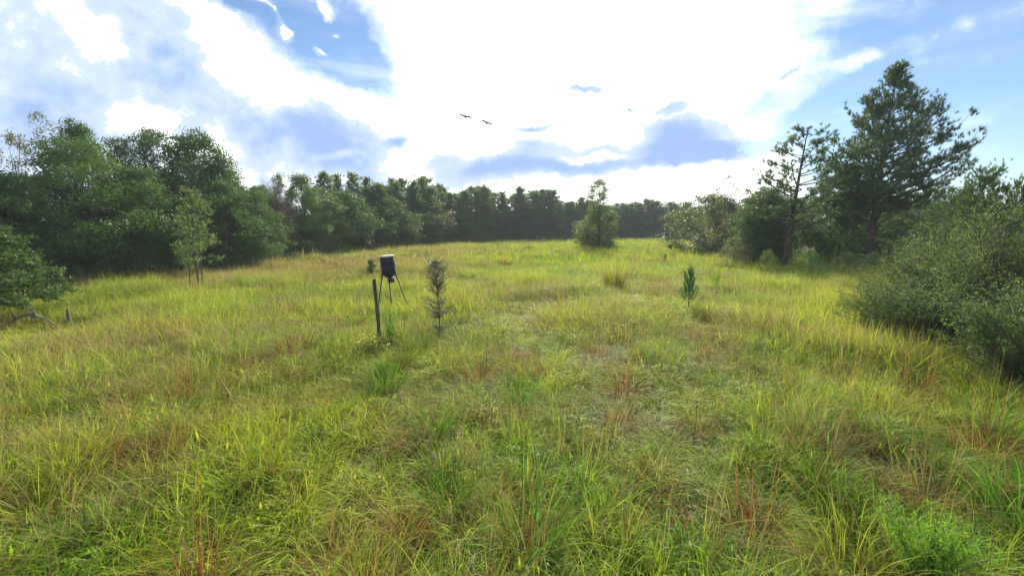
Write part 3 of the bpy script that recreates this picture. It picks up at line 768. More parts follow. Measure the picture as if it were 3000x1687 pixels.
# ---- trees standing in the field and on the right
COLM = mk(160, M_lone, M_bark, shape='lone', H=10, Wd=6.2, base=.03, nblob=84, br=.85, per=34, size=.16)
_t = put_px(COLM, 'lone_tree', 1508, 452, 92, 'lone column-shaped tree with a narrow top standing in the middle of the field', vbase=624)
put_px(BUSH[0], 'small_shrub', 1505, 575, 92, 'dense dark shrub round the foot of the lone column-shaped tree', vbase=626, cat='shrub')
RB1 = mk(161, M_oak_mix, M_bark, H=7, Wd=9, base=.0, nblob=58, br=1.0, per=34, size=.16)
put_px(RB1, 'rounded_oak', 1798, 488, 205, 'wide rounded olive oak leading the tree line on the right of the field', vbase=632)
put_px(AIRY[1], 'sparse_tree', 1838, 437, 120, 'feathery pale-topped tree rising behind the rounded olive oak', y=46)
put_px(OAK[2], 'oak_tree', 1930, 470, 150, 'dark brownish tree between the rounded oak and the slim pine', y=40)
put_px(OAK[3], 'oak_tree', 1890, 520, 110, 'mid green tree right behind the rounded olive oak', y=37)

yP = 34.0
P2 = pine(301, 10.5, 4.0, 2.7, 44, 6, 20, .24, .028, M_pine, up=.55, tr=.17, taper=.55, top=.2, bare=.4, lean=(.6, 0), clus=.2, tpc=5)
put_px(P2, 'slim_pine', 2006, 303, 245, 'slim dark-trunked pine with an open tufted crown left of the big pine', y=yP, rz=0)
P3 = pine(302, 8.5, .5, 2.9, 80, 7, 24, .24, .03, M_pine_b, up=.4, tr=.12, taper=.45, top=.3, bare=.2, clus=.3, tpc=8)
put_px(P3, 'bushy_pine', 2135, 395, 175, 'bushy bright green young pine just left of the big pine', y=35.5, rz=.5)
P4 = pine(303, 7.0, .4, 2.8, 70, 6, 22, .24, .034, M_pine, up=.4, tr=.12, taper=.5, top=.3, bare=.25, clus=.3, tpc=7)
put_px(P4, 'shady_pine', 1925, 480, 150, 'low dark spreading pine behind the slim pine', y=39, rz=.2)
def lop(a, f):
    return 1.0 + .12 * math.cos(a) + .1 * math.sin(3 * a + 9 * f)
P1 = pine(300, 15.5, 5.4, 4.4, 104, 9, 22, .28, .032, M_pine, up=.5, tr=.26, taper=.78, top=.07, bare=.28, lean=(.7, 0), lop=lop, clus=.27, tpc=8, shape=([0, .25, .45, .7, .85, 1], [.72, 1.0, .9, .6, .24, .02]))
yB = 33.0
xb = (2248 - CU) / FPX * yB
P1o = put_px(P1, 'big_pine', 2238, 148, 296, 'big tall pine dominating the right side with a broad pointed crown', y=yB, rz=0)
for i, (u, v, wp_, y, lb) in enumerate([(2485, 396, 150, 30, 'pine with upright tufts rising right of the big pine'), (2570, 432, 130, 28, 'small pine top at the right edge of the photo'),
        (2400, 455, 150, 36, 'dark pine in the gap right of the big pine trunk'), (2320, 470, 140, 40, 'dim pine behind the trunk of the big pine'), (2640, 400, 160, 31, 'pine just beyond the right edge of the photo'), (2440, 470, 140, 33, 'rounded dark pine below the upright-tufted pine'),
        (2215, 480, 150, 37, 'dim pine left behind the trunk of the big pine')]):
    put_px([P3, P4][i % 2], 'pine_tree', u, v, wp_, lb, y=y, rz=i * 1.3)
for i in range(16):
    u = 1830 + i * 62 + random.uniform(-14, 14)
    put_px(OAK[i % 5], 'background_tree', u, 505 + random.uniform(-16, 16), 150, 'dark tree far behind the pines on the right side of the field', y=58 + (i % 3) * 5, cat='tree', group='dark trees behind the pines on the right')
for i, (u, v, wp_, y, k, lb) in enumerate([
        (1935, 628, 60, 29, 2, 'low bright green bush at the foot of the tree line left of the slim pine'),
        (2045, 632, 80, 26.5, 0, 'round dark green bush right of the slim pine trunk'),
        (2130, 634, 100, 27, 2, 'bright green bush under the bushy pine'),
        (2330, 580, 130, 37, 0, 'dark green bush right of the big pine trunk'),
        (2200, 632, 90, 28, 2, 'bright low bush left of the big pine trunk'),
        (2450, 560, 170, 29, 0, 'dark bush behind the feathery shrub on the right'),
        (1850, 590, 70, 35, 1, 'olive bush at the right foot of the rounded oak'),
        (2600, 560, 200, 26, 0, 'dark bush at the right edge of the photo'),
        (1985, 585, 100, 42, 0, 'dark bush behind the trunk of the slim pine'),
        (2150, 560, 120, 41, 0, 'dark bush between the slim pine and the big pine')]):
    put_px(BUSH[k], 'leafy_bush', u, v, wp_, lb, y=y, cat='bush')

# ------------------------------------------------------------------ near shrubs made of twigs and small leaves
def twiggy(seed, H, Wd, stems, twigs, lpt, lsize, leafmat, woodmat, spread=1.0, weep=0.0, low=.15, tr=.02, aspect=.5, base_r=.25, depth=1.0, droopy=0):
    rng = np.random.default_rng(seed); wood = Bag(); LC = []; LD = []; LA = []
    for s in range(stems):
        a = rng.uniform(0, 6.28); f = rng.random() ** .6
        hh = H * rng.uniform(.55, 1.0) * (1 - .35 * f ** 3) * (1.28 if rng.random() < .12 else 1)
        rx = Wd / 2 * f * spread
        b = np.array([rng.normal(0, base_r), rng.normal(0, base_r), -.05])
        e = np.array([math.cos(a) * rx, math.sin(a) * rx * depth, hh])
        if low and rng.random() < .4: e[2] = H * rng.uniform(low, .6)
        m = np.array([e[0] * .35, e[1] * .35, e[2] * (.75 + .2 * weep)])
        p = bez(b, m, e, 9)
        wood.add(*tube(p, np.linspace(tr, tr * .2, 9), 4))
        sh = rng.random()
        for q in range(twigs):
            t = rng.uniform(low if low else .1, 1) ** .8 * 7.99
            i = int(t); c0 = p[i] + (p[i + 1] - p[i]) * (t - i)
            d = rng.normal(0, 1, 3); d[2] = abs(d[2]) * (.7 - weep) + .1 - weep * .5; d /= np.linalg.norm(d)
            d = d + unit((p[-1] - p[0])[None])[0] * .5
            tl = H * .135 * rng.uniform(.5, 1.5)
            c1 = c0 + d * tl
            wood.add(*tube(np.stack([c0, c1]), [.006, .003], 3))
            k = rng.uniform(.1, 1.05, lpt)[:, None]
            LC.append(c0 + (c1 - c0) * k + rng.normal(0, lsize * .55, (lpt, 3))); LD.append(np.repeat(d[None], lpt, 0)); LA.append(np.clip(sh * .4 + rng.random(lpt) * .6, 0, 1))
    C = np.concatenate(LC); D = np.concatenate(LD); A = np.concatenate(LA)
    k = C[:, 2] > .03; C, D, A = C[k], D[k], A[k]
    V, F = leaves(C, rng.normal(0, 1, (len(C), 3)) + np.array([0, 0, .6]), lsize, aspect, rng, along=D)
    x = np.sort(V[:, 0]); wx = x[int(len(x) * .985)] - x[int(len(x) * .015)]
    return Tree(mesh('foliage', V, F, leafmat, {'rnd': np.repeat(A, 4)}), wood.mesh('stems', woodmat, True), float(wx), float(np.percentile(V[:, 2], 99.9)))
def put_sh(tree, name, u, vtop, wpx, label, y, cat='shrub', rz=0, group=None):
    x, _, z = P(u, vtop, y)
    t = empty(name, (x, y, tz(x, y)), rz)
    sx = wpx / FPX * y / tree.wx / math.hypot(1, (u - CU) / FPX) ** .5
    t.scale = (sx, sx, (z - tz(x, y)) / tree.hz)
    obj('stem', tree.trunk, t); obj('foliage', tree.crown, t)
    tag(t, label, cat, group)
    return t
YAU = [twiggy(400 + i, 2.9, 4.6, 120, 19, 12, .058, M_yaupon, M_bark, low=.08, weep=.1, tr=.018) for i in range(2)]
WIL = twiggy(410, 4.0, 3.0, 80, 22, 13, .06, M_wil, M_bark, low=.25, tr=.02, aspect=.3)
put_sh(YAU[0], 'yaupon_shrub', 2375, 640, 370, 'wide grey-green small-leaved shrub spreading over the grass on the right', 11.2)
put_sh(YAU[1], 'dark_shrub', 2625, 680, 400, 'large dark small-leaved shrub cut by the right edge of the photo', 8.0)
put_sh(WIL, 'feathery_shrub', 2535, 455, 290, 'tall light green feathery shrub behind the dark shrub at the right edge', 12.0, rz=.4)
put_sh(WIL, 'feathery_shrub', 2370, 545, 240, 'feathery grey-green shrub behind the wide spreading shrub', 15.0, rz=2.1)
put_sh(YAU[1], 'yaupon_shrub', 2235, 690, 170, 'low thin end of the small-leaved thicket nearest the open grass', 12.5, rz=2.6)

# slender three-stemmed tree
def slender():
    rng = np.random.default_rng(77); wood = Bag(); blobs = []
    H = 5.6
    stems = [((-.45, 0), (-.25, .1), 4.2, .035), ((0, .05), (.15, 0), 5.5, .05), ((.28, -.05), (.45, 0), 4.8, .04)]
    for (b, t_, h, r_) in stems:
        p = bez((b[0], b[1], -.1), (b[0] * .8 + rng.normal(0, .1), b[1], h * .5), (t_[0], t_[1], h), 10)
        wood.add(*tube(p, np.linspace(r_, .01, 10), 6))
        for k in range(26):
            f = rng.uniform(.27, 1.0); i = min(8, int(f * 9)); c = p[i] + (p[i + 1] - p[i]) * (f * 9 - i)
            a = rng.uniform(0, 6.28); rr = .95 * math.sin(math.pi * min(1, .12 + .8 * f)) * rng.uniform(.25, 1)
            e = c + np.array([math.cos(a) * rr, math.sin(a) * rr, rng.uniform(.0, .45)])
            wood.add(*tube(bez(c, (c + e) / 2 + np.array([0, 0, -.04]), e, 4), [.012, .009, .007, .004], 3))
            s = rng.uniform(.16, .34); blobs.append((e[0], e[1], min(e[2], H - .1), s, s, s * .8))
    V, F, A = clump_leaves(rng, blobs, 75, .085, .55, .1)
    M_sl = foliage('slender_tree_leaves', (.06, .12, .03), (.17, .25, .07), (.20, .20, .07), trans=.4, spec=.3)
    x = np.sort(V[:, 0])
    return Tree(mesh('crown', V, F, M_sl, {'rnd': A}), wood.mesh('trunk', M_bark, True), float(x[int(len(x) * .985)] - x[int(len(x) * .015)]), float(V[:, 2].max()))
_, yS = G(478, 722, .15)
put_px(slender(), 'slender_tree', 474, 468, 122, 'slender pale-leaved tree on three thin stems standing in front of the left wood', y=yS, rz=0)

# brown half-dead tree and grey brush
def brush(seed, H, Wd, n, mat, fan=1.0, r0=.02, sub=8):
    rng = np.random.default_rng(seed); wood = Bag()
    for k in range(n):
        a = rng.uniform(0, 6.28); f = rng.random() ** .7
        e = np.array([math.cos(a) * Wd / 2 * f * fan, math.sin(a) * Wd / 2 * f * fan, H * rng.uniform(.55, 1.0) * (1 - .25 * f * f)])
        p = bez((rng.normal(0, .15), rng.normal(0, .15), -.05), (e[0] * .4, e[1] * .4, e[2] * .6), e, 6)
        wood.add(*tube(p, np.linspace(r0, r0 * .25, 6), 3), a=np.full(18, rng.random()))
        for q in range(sub):
            t = rng.uniform(.25, 1) * 4.99; i = int(t); c = p[i] + (p[i + 1] - p[i]) * (t - i)
            d = rng.normal(0, 1, 3); d[2] = abs(d[2]) * .8; d /= np.linalg.norm(d)
            wood.add(*tube(np.stack([c, c + d * H * .12 * rng.uniform(.4, 1.3)]), [r0 * .4, r0 * .15], 3), a=np.full(6, rng.random()))
    return wood
def put_brush(u, vtop, vb, wpx, y, label, seed, n, mat, name, cat, r0=.03, sub=9):
    x, _, z = P(u, vtop, y); H = z - tz(x, y)
    o = obj(name, brush(seed, H, wpx / FPX * y, n, mat, r0=r0, sub=sub).mesh(name, mat, True))
    o.location = (x, y, tz(x, y)); tag(o, label, cat)
    return o
a_ = math.atan2((692 - CU) / FPX, 1); yD = float(edge_r(a_)) * math.cos(a_) + 1.2
put_brush(690, 448, 650, 90, yD, 'brown half-dead tree of bare twigs in the edge of the left wood', 501, 150, M_grey, 'dead_tree', 'tree', .035, 16)
put_brush(660, 435, 650, 60, yD + 6, 'bare grey twigs rising above the gap after the tall oaks', 502, 30, M_grey, 'dead_tree', 'tree', .04, 8)
a_ = math.atan2((790 - CU) / FPX, 1); yD = float(edge_r(a_)) * math.cos(a_)
put_brush(790, 592, 640, 95, yD, 'low tangle of bare grey branches at the foot of the left wood', 503, 110, M_dead, 'dead_brush', 'shrub', .03, 12)

# ------------------------------------------------------------------ cedar at the left edge
def cedar():
    rng = np.random.default_rng(88); wood = Bag(); C = []; D = []; A = []
    H = 4.6
    wood.add(*tube(bez((0, 0, -.2), (.1, 0, 2), (0, 0, H * .95), 9), np.linspace(.17, .02, 9), 8))
    for k in range(150):
        f = (k + rng.random()) / 150; z = .35 + (H - .4) * f ** 1.05
        a = k * 2.39996 + rng.normal(0, .3); Lb = 3.5 * (1 - f) ** .62 * rng.uniform(.72, 1.08) + .2
        d = np.array([math.cos(a), math.sin(a), 0])
        p0 = np.array([0, 0, z]); p2 = p0 + d * Lb + np.array([0, 0, Lb * rng.uniform(.02, .22)]); p1 = p0 + d * Lb * .5 + np.array([0, 0, Lb * .22])
        p = bez(p0, p1, p2, 8); wood.add(*tube(p, np.linspace(.035, .006, 8), 4))
        sh = rng.random()
        for q in range(int(30 * Lb / 3 + 8)):
            t = rng.uniform(.3, 1) ** .7 * 6.99; i = int(t); c = p[i] + (p[i + 1] - p[i]) * (t - i)
            sa = a + rng.normal(0, .9)
            dd = np.array([math.cos(sa), math.sin(sa), rng.normal(.12, .4)]); l = rng.uniform(.15, .5)
            m = 9; kk = rng.random(m)[:, None]
            C.append(c + dd * l * kk + rng.normal(0, .04, (m, 3))); D.append(dd + rng.normal(0, .3, (m, 3))); A.append(np.clip(sh * .5 + .5 * rng.random(m), 0, 1))
    C = np.concatenate(C); D = np.concatenate(D); A = np.concatenate(A)
    V, F = leaves(C, rng.normal(0, 1, (len(C), 3)) + np.array([0, 0, .8]), .15, .3, rng, along=D)
    t = empty('cedar_tree', (*G(-110, 822, 0), 0)); t.scale = (.88, .88, .92)
    obj('trunk', wood.mesh('trunk', M_bark, True), t); obj('crown', mesh('crown', V, F, M_cedar, {'rnd': np.repeat(A, 4)}), t)
    tag(t, 'dark green cedar with low spreading boughs at the left edge of the photo', 'tree')
cedar()
def branch_obj(name, paths, mat, label, cat, sides=7):
    wood = Bag()
    for pts, r0, r1 in paths:
        pts = np.array(pts); wood.add(*tube(pts, np.linspace(r0, r1, len(pts)), sides))
    o = obj(name, wood.mesh(name, mat, True)); tag(o, label, cat); return o
yb = 14.6
q = lambda u, v, dy=0: P(u, v, yb + dy)
branch_obj('dead_branch', [
    ([q(-40, 838), q(10, 818), q(40, 802), q(68, 792), q(92, 796), q(112, 803), q(130, 812), q(150, 824, -.1)], .06, .028),
    ([q(68, 792), q(84, 788, .1), q(104, 798, .15), q(122, 800, .2)], .05, .02),
    ([q(92, 796), q(82, 782, .1), q(74, 770, .2), q(70, 758, .2)], .035, .01),
    ([q(40, 802), q(30, 790, -.2), q(22, 776, -.3)], .03, .01), ([q(78, 793), q(80, 806, -.1), q(79, 820, -.1)], .03, .015)],
    M_dead, 'pale dead branch lying out from under the cedar into the grass', 'branch')
branch_obj('broken_snag', [([q(176, 818, .3), q(172, 800, .3), q(170, 788, .3), q(168, 777, .3)], .075, .045), ([q(176, 815, .3), q(166, 806, .3), q(160, 800, .3)], .04, .012)],
    M_dead, 'short broken grey snag sticking up beside the dead branch', 'snag')
branch_obj('weathered_stake', [([q(240, 812, 1.2), q(240, 796, 1.2), q(239, 782, 1.2)], .03, .022)], M_bark, 'thin dark stake standing in the grass right of the broken snag', 'stake', 5)

# ------------------------------------------------------------------ game feeder
def lathe(profile, sides=28):
    a = np.arange(sides) / sides * 2 * np.pi
    V = np.array([[r * math.cos(x), r * math.sin(x), z] for r, z in profile for x in a]); F = []
    for i in range(len(profile) - 1):
        for j in range(sides): F.append((i * sides + j, i * sides + (j + 1) % sides, (i + 1) * sides + (j + 1) % sides, (i + 1) * sides + j))
    return V, np.array(F)
def cap(n0, sides=28): return [tuple(range(n0, n0 + sides))]
M_drum = simple('dark_blue_plastic', (.016, .017, .028), .6, .25, 3, .4)
M_lid = simple('pale_lid', (.5, .42, .34), .6, .3, 10, .2)
M_steel = simple('dark_painted_steel', (.03, .03, .032), .5, .5, 12, .4)
def feeder():
    y = 17.2; x, _, zt = P(983, 642, y); g = tz(x, y)
    t = empty('game_feeder', (x + .05, y, g)); z = lambda v: P(983, v, y)[2] - g
    top, bot = z(643), z(690)
    h = top - bot
    prof = [(.0, bot - .12), (.10, bot - .12), (.16, bot - .08), (.24, bot - .03), (.278, bot + .02), (.289, bot + .05), (.291, bot + h * .3), (.301, bot + h * .33), (.301, bot + h * .345), (.292, bot + h * .375),
            (.291, bot + h * .62), (.301, bot + h * .65), (.301, bot + h * .665), (.292, bot + h * .695), (.287, top - .05), (.272, top - .015), (.272, top)]
    V, F = lathe(prof); dr = obj('drum', mesh('drum', V, F, M_drum, smooth=True), t)
    V, F = lathe([(.0, top + .03), (.2, top + .028), (.285, top + .018), (.292, top + .005), (.292, top - .035), (.27, top - .035)])
    obj('lid', mesh('lid', V, F, M_lid, smooth=False), t)
    for s in (-1, 1):                                               # side lugs
        V, F = lathe([(0, .045), (.028, .04), (.03, 0)], 10); V = V[:, [2, 1, 0]] * [s, 1, 1] + [s * .285, 0, bot + h * .48]
        obj('lug', mesh('lug', V, F, M_drum), t)
    V, F = lathe([(.0, bot - .30), (.085, bot - .30), (.09, bot - .28), (.09, bot - .16), (.06, bot - .13), (.06, bot - .10)], 16)
    mo = obj('spinner_motor', mesh('spinner_motor', V, F, M_steel, smooth=False), t)
    V, F = lathe([(.0, bot - .34), (.12, bot - .325), (.12, bot - .318), (.0, bot - .31)], 20)
    obj('spinner_plate', mesh('spinner_plate', V, F, M_steel), mo)
    c = np.array([[-.07, -.05, 0], [.07, -.05, 0], [.07, .05, 0], [-.07, .05, 0], [-.07, -.05, .18], [.07, -.05, .18], [.07, .05, .18], [-.07, .05, .18]]) + [.12, -.05, bot - .32]
    obj('battery_box', mesh('battery_box', c, np.array([[0, 1, 5, 4], [1, 2, 6, 5], [2, 3, 7, 6], [3, 0, 4, 7], [4, 5, 6, 7], [0, 3, 2, 1]]), M_steel), t)
    for a in (R(-20), R(200), R(100)):
        d = np.array([math.cos(a), math.sin(a)])
        p0 = np.array([d[0] * .27, d[1] * .27, bot + .10]); p1 = np.array([d[0] * .75, d[1] * .75, -.05])
        V, F = tube(np.stack([p0, (p0 + p1) / 2, p1]), [.024, .024, .022], 8)
        lg = obj('leg', mesh('leg', V, F, M_steel, smooth=True), t)
        V, F = tube(np.stack([p0 + [0, 0, .06], p0 + (p1 - p0) * .12]), [.033, .033], 8)
        obj('leg_socket', mesh('leg_socket', V, F, M_steel, smooth=True), lg)
    t.rotation_euler = (R(1.5), R(-5), R(12)); t.scale = (.95, .95, 1)
    tag(t, 'dark barrel game feeder with a pale lid standing on three splayed legs', 'feeder')
feeder()
def post():
    rng = np.random.default_rng(3)
    _, y = G(945, 872, 0); x, _, zt = P(941, 702, y); g = tz(x, y); H = zt - g
    zs = np.concatenate([np.linspace(-.2, H - .03, 16), [H]]); V = []; 
    for z in zs:
        s = .047 * (1 + rng.normal(0, .02)) * (.93 if z == H else 1); c = s * .75
        ring = [(-s, -c), (-c, -s), (-.006, -s), (0, -s + .010), (.007, -s), (c, -s), (s, -c), (s, c), (c, s), (-c, s), (-s, c)]
        V += [(a + .02 * math.sin(z * 2), b, z + (.02 * a / .05 if z == H else 0)) for a, b in ring]
    k = 11; F = [(i * k + j, i * k + (j + 1) % k, (i + 1) * k + (j + 1) % k, (i + 1) * k + j) for i in range(len(zs) - 1) for j in range(k)]
    me = mesh('wooden_post', np.array(V), [np.array(F), np.array([list(range((len(zs) - 1) * k, len(zs) * k))])], M_post)
    o = obj('wooden_post', me); o.location = (x + .07, y, g); o.rotation_euler = (R(1), R(-1.4), R(8))
    tag(o, 'weathered dark wooden post leaning slightly left in front of the feeder', 'post')
    for zz in (H * .55, H * .86):
        V, F = tube(np.array([[-.02, -.045, zz - .02], [-.02, -.060, zz - .01], [-.02, -.060, zz + .02], [-.02, -.045, zz + .03]]), [.004] * 4, 4)
        obj('fence_staple', mesh('fence_staple', V, F, M_steel), o)
    return x, y
px_, py_ = post()
def place(o, u, v, h=0.0, lbl=None, cat=None, rz=0.0):
    x, y = G(u, v, h); o.location = (x, y, tz(x, y)); o.rotation_euler = (0, 0, rz); tag(o, lbl, cat); return o

# ------------------------------------------------------------------ single plants in the field
# bare-topped silvery shrub right of the post
def silver():
    rng = np.random.default_rng(91); wood = Bag(); C = []; D = []; A = []
    _, y = G(1105, 848, 0); x, _, zt = P(1100, 655, y); H = zt - tz(x, y)
    tiers = [(.40, .46, .30, 34), (.54, .5, .26, 26), (.74, .34, .45, 40), (.88, .34, .5, 40), (.22, .30, .2, 16)]
    wood.add(*tube(bez((0, 0, -.1), (.07, 0, H * .4), (-.06, 0, H * .8), 9), np.linspace(.024, .006, 9), 6))
    for f, rad, rise, m in tiers:
        for k in range(m):
            a = rng.uniform(0, 6.28); c = np.array([0, 0, H * f * rng.uniform(.8, 1) - .1])
            rr = rad * rng.uniform(.5, 1.25); e = c + np.array([math.cos(a) * rr, math.sin(a) * rr, rise * rng.uniform(.4, 1.1)])
            e[2] = min(e[2], H * 1.0)
            p = bez(c, (c + e) / 2 + np.array([0, 0, -.06]), e, 6); wood.add(*tube(p, np.linspace(.008, .003, 6), 3))
            mL = 20; t = rng.uniform(.25, 1, mL) * 4.99; i = t.astype(int); cc = p[i] + (p[i + 1] - p[i]) * (t - i)[:, None]
            C.append(cc + rng.normal(0, .022, (mL, 3))); D.append(np.repeat((e - c)[None], mL, 0)); A.append(rng.random(mL))
    C = np.concatenate(C); V, F = leaves(C, rng.normal(0, 1, (len(C), 3)), .042, .5, rng, along=np.concatenate(D))
    t = empty('silvery_shrub', (x, y, tz(x, y)))
    obj('stem', wood.mesh('stem', M_bark, True), t); obj('foliage', mesh('foliage', V, F, M_silver, {'rnd': np.repeat(np.concatenate(A), 4)}), t)
    tag(t, 'tall thin silvery shrub in tiers right of the wooden post', 'shrub')
M_silver = foliage('silvery_leaves', (.035, .045, .025), (.17, .175, .12), (.12, .11, .07), trans=.2)
silver()
# young pine
def young_pine():
    rng = np.random.default_rng(310); wood = Bag(); Vs = []; A = []
    H = 2.0; stems = [bez((0, 0, -.1), (.02, 0, H * .5), (0, 0, H * .93), 12)]
    wood.add(*tube(stems[0], np.linspace(.026, .006, 12), 7))
    for k in range(22):
        f = k / 22; z = .32 + 1.25 * f; a = k * 2.39996 + rng.normal(0, .2); Lb = (.62 - .36 * f) * rng.uniform(.8, 1.1)
        e = (math.cos(a) * Lb * .62, math.sin(a) * Lb * .62, z + Lb * .95)
        p = bez((0, 0, z), (e[0] * .7, e[1] * .7, z + Lb * .28), e, 8); stems.append(p); wood.add(*tube(p, np.linspace(.009, .003, 8), 4))
    for si, p in enumerate(stems):
        k = len(p) - 1; m = 520 if si == 0 else 230
        t = (rng.uniform(.35, 1, m) if si == 0 else rng.uniform(.25, 1, m)) * (k - .01); i = t.astype(int)
        c = p[i] + (p[i + 1] - p[i]) * (t - i)[:, None]; D = unit(p[i + 1] - p[i]); b1, b2 = rot_frame(D)
        a = rng.uniform(0, 6.28, m)[:, None]; sp = rng.uniform(.35, 1.0, m)[:, None]
        dn = unit(D * np.cos(sp) + (b1 * np.cos(a) + b2 * np.sin(a)) * np.sin(sp)); side = unit(np.cross(dn, rng.normal(0, 1, (m, 3)))) * .004
        L_ = rng.uniform(.11, .19, m)[:, None]
        Vs.append(np.stack([c - side, c + side, c + dn * L_], 1)); A.append(np.repeat(rng.random(m), 3))
    V = np.concatenate(Vs).reshape(-1, 3)
    return Tree(mesh('crown', V, np.arange(len(V)).reshape(-1, 3), M_pine_y, {'rnd': np.concatenate(A)}), wood.mesh('trunk', M_bark_pine, True), float(np.ptp(V[:, 0])), float(V[:, 2].max()))
_, yy = G(1736, 785, 0)
put_px(young_pine(), 'pine_sapling', 1738, 662, 62, 'little bluish green pine sapling standing alone in the grass', y=yy, rz=0)
# bright green feathery weed behind the post
def plume(seed, H, Wd, n, name, label, u, v, mat, cat='weed', lsize=.05, y=None):
    rng = np.random.default_rng(seed); wood = Bag(); C = []; D = []; A = []
    for k in range(n):
        a = rng.uniform(0, 6.28); f = rng.random()
        e = np.array([math.cos(a) * Wd / 2 * f, math.sin(a) * Wd / 2 * f, H * rng.uniform(.65, 1)])
        p = bez((rng.normal(0, .06), rng.normal(0, .06), -.03), (e[0] * .5, e[1] * .5, e[2] * .6), e, 6); wood.add(*tube(p, np.linspace(.006, .002, 6), 3))
        m = 90; t = rng.uniform(.25, 1, m) ** .8 * 4.99; i = t.astype(int); cc = p[i] + (p[i + 1] - p[i]) * (t - i)[:, None]
        C.append(cc + rng.normal(0, .05, (m, 3)) * np.array([1, 1, .6])); D.append(rng.normal(0, .5, (m, 3)) + np.array([0, 0, .9])); A.append(rng.random(m))
    C = np.concatenate(C); V, F = leaves(C, rng.normal(0, 1, (len(C), 3)), lsize, .16, rng, along=np.concatenate(D))
    x, y = G(u, v, 0)
    t = empty(name, (x, y, tz(x, y)))
    obj('stem', wood.mesh('stem', M_bark, True), t); obj('foliage', mesh('foliage', V, F, mat, {'rnd': np.repeat(np.concatenate(A), 4)}), t)
    tag(t, label, cat)
plume(600, 1.35, .7, 18, 'fennel_weed', 'bright green feathery weed between the wooden post and the silvery shrub', 985, 868, M_fennel)
plume(601, .55, .8, 12, 'fennel_weed', 'low bright green feathery clump in front of the wooden post', 965, 950, M_fennel)
plume(602, .75, .9, 60, 'fennel_weed', 'vivid green feathery patch at the bottom right of the photo', 2330, 1475, M_fennel, lsize=.045)
plume(603, 1.2, .5, 16, 'fennel_weed', 'upright light green weed before the rounded oak', 1672, 668, M_fennel, lsize=.08)
plume(604, 1.1, .7, 16, 'fennel_weed', 'tall light green weed right of the pine sapling', 1800, 730, M_fennel, lsize=.07)
def yellow():
    rng = np.random.default_rng(9); wood = Bag(); x, y = G(928, 882, 0)
    C = np.stack([rng.normal(0, .26, 260), rng.normal(0, .2, 260), rng.uniform(.18, .52, 260)], 1)
    for c in C[:40]: wood.add(*tube(np.array([[c[0] * .3, c[1] * .3, 0], c]), [.005, .003], 3))
    V, F = leaves(C, rng.normal(0, .4, (260, 3)) + [0, 0, 1], .075, .55, rng)
    t = empty('yellow_weed', (x, y, tz(x, y))); obj('stem', wood.mesh('stem', M_bark, True), t); obj('foliage', mesh('foliage', V, F, M_yel, {'rnd': np.repeat(rng.random(260), 4)}), t)
    tag(t, 'low plant with bright yellow leaves at the foot of the wooden post', 'weed')
yellow()
SAP = twiggy(420, 1.3, .9, 9, 14, 10, .09, M_pale, M_bark, low=.3, tr=.01)
for i, (u, vt, wp_, y, lb) in enumerate([(935, 646, 26, 29, 'small pale sapling in the grass left of the feeder drum'), (1090, 648, 40, 31, 'low pale bush far behind the silvery shrub'), 
        ]):
    put_sh(SAP, 'leafy_sapling', u, vt, wp_, lb, y, 'sapling', rz=i)

# ------------------------------------------------------------------ standing-out grass clumps
def clump(seed, kind, s=1.0):
    rng = np.random.default_rng(seed); ln = (.15, 0)
    if kind == 'rust':
        ps = [blades(rng, 190, .30, .45, .35, .0075, .6, 2.1, 5, ln, gdry=.75, gred=.8), blades(rng, 50, .24, .65, .25, .007, .35, 1.3, 5, ln, gdry=.3, ghue=.6, gred=.25), blades(rng, 12, .16, 1.05, .15, .008, .1, .1, 3, ln, gdry=1, gred=1)]
    elif kind == 'brown':
        ps = [blades(rng, 150, .26, .42, .3, .008, .6, 1.4, 4, ln, gdry=1, gred=.6), blades(rng, 40, .22, .6, .2, .006, .25, .6, 4, ln, gdry=.5, ghue=.4, gred=.3)]
    elif kind == 'broom':
        ps = [blades(rng, 260, .3, 1.15, .16, .010, .24, .22, 5, ln, gdry=.3, ghue=.75, gred=.30), blades(rng, 60, .4, .5, .3, .01, .5, 1.2, 4, ln, gdry=.9, gred=.6)]
    elif kind == 'green':
        ps = [blades(rng, 120, .24, .75, .25, .009, .3, 1.3, 6, ln, ghue=-.1), blades(rng, 50, .24, .8, .25, .008, .3, 1.2, 6, ln, gdry=.35, ghue=.5, gred=.3), blades(rng, 60, .28, .5, .3, .009, .6, 2.0, 6, ln)]
    elif kind == 'yellow':
        ps = [blades(rng, 150, .3, .62, .25, .008, .35, 1.3, 5, ln, ghue=.7, gdry=.25, gred=.25), blades(rng, 60, .24, .5, .25, .007, .5, 1.2, 4, ln, gdry=.8, gred=.7)]
    V, F, A = merge(ps)
    return mesh('grass_clump', V * s, F, M_grass, A)
CK = {k: [clump(700 + 10 * j + i, k) for i in range(2)] for j, k in enumerate(['rust', 'brown', 'broom', 'green', 'yellow'])}
for i, (u, v, k, s, lb) in enumerate(CLUMPS):
    o = obj('grass_clump', CK[k][i % 2]); place(o, u, v, 0, lb, 'grass clump', i * 1.1); s *= 1.2 if k in ('rust', 'brown') else 1.05
    o.scale = (s, s, s * (1.0)); o['group'] = 'standing-out clumps in the meadow'

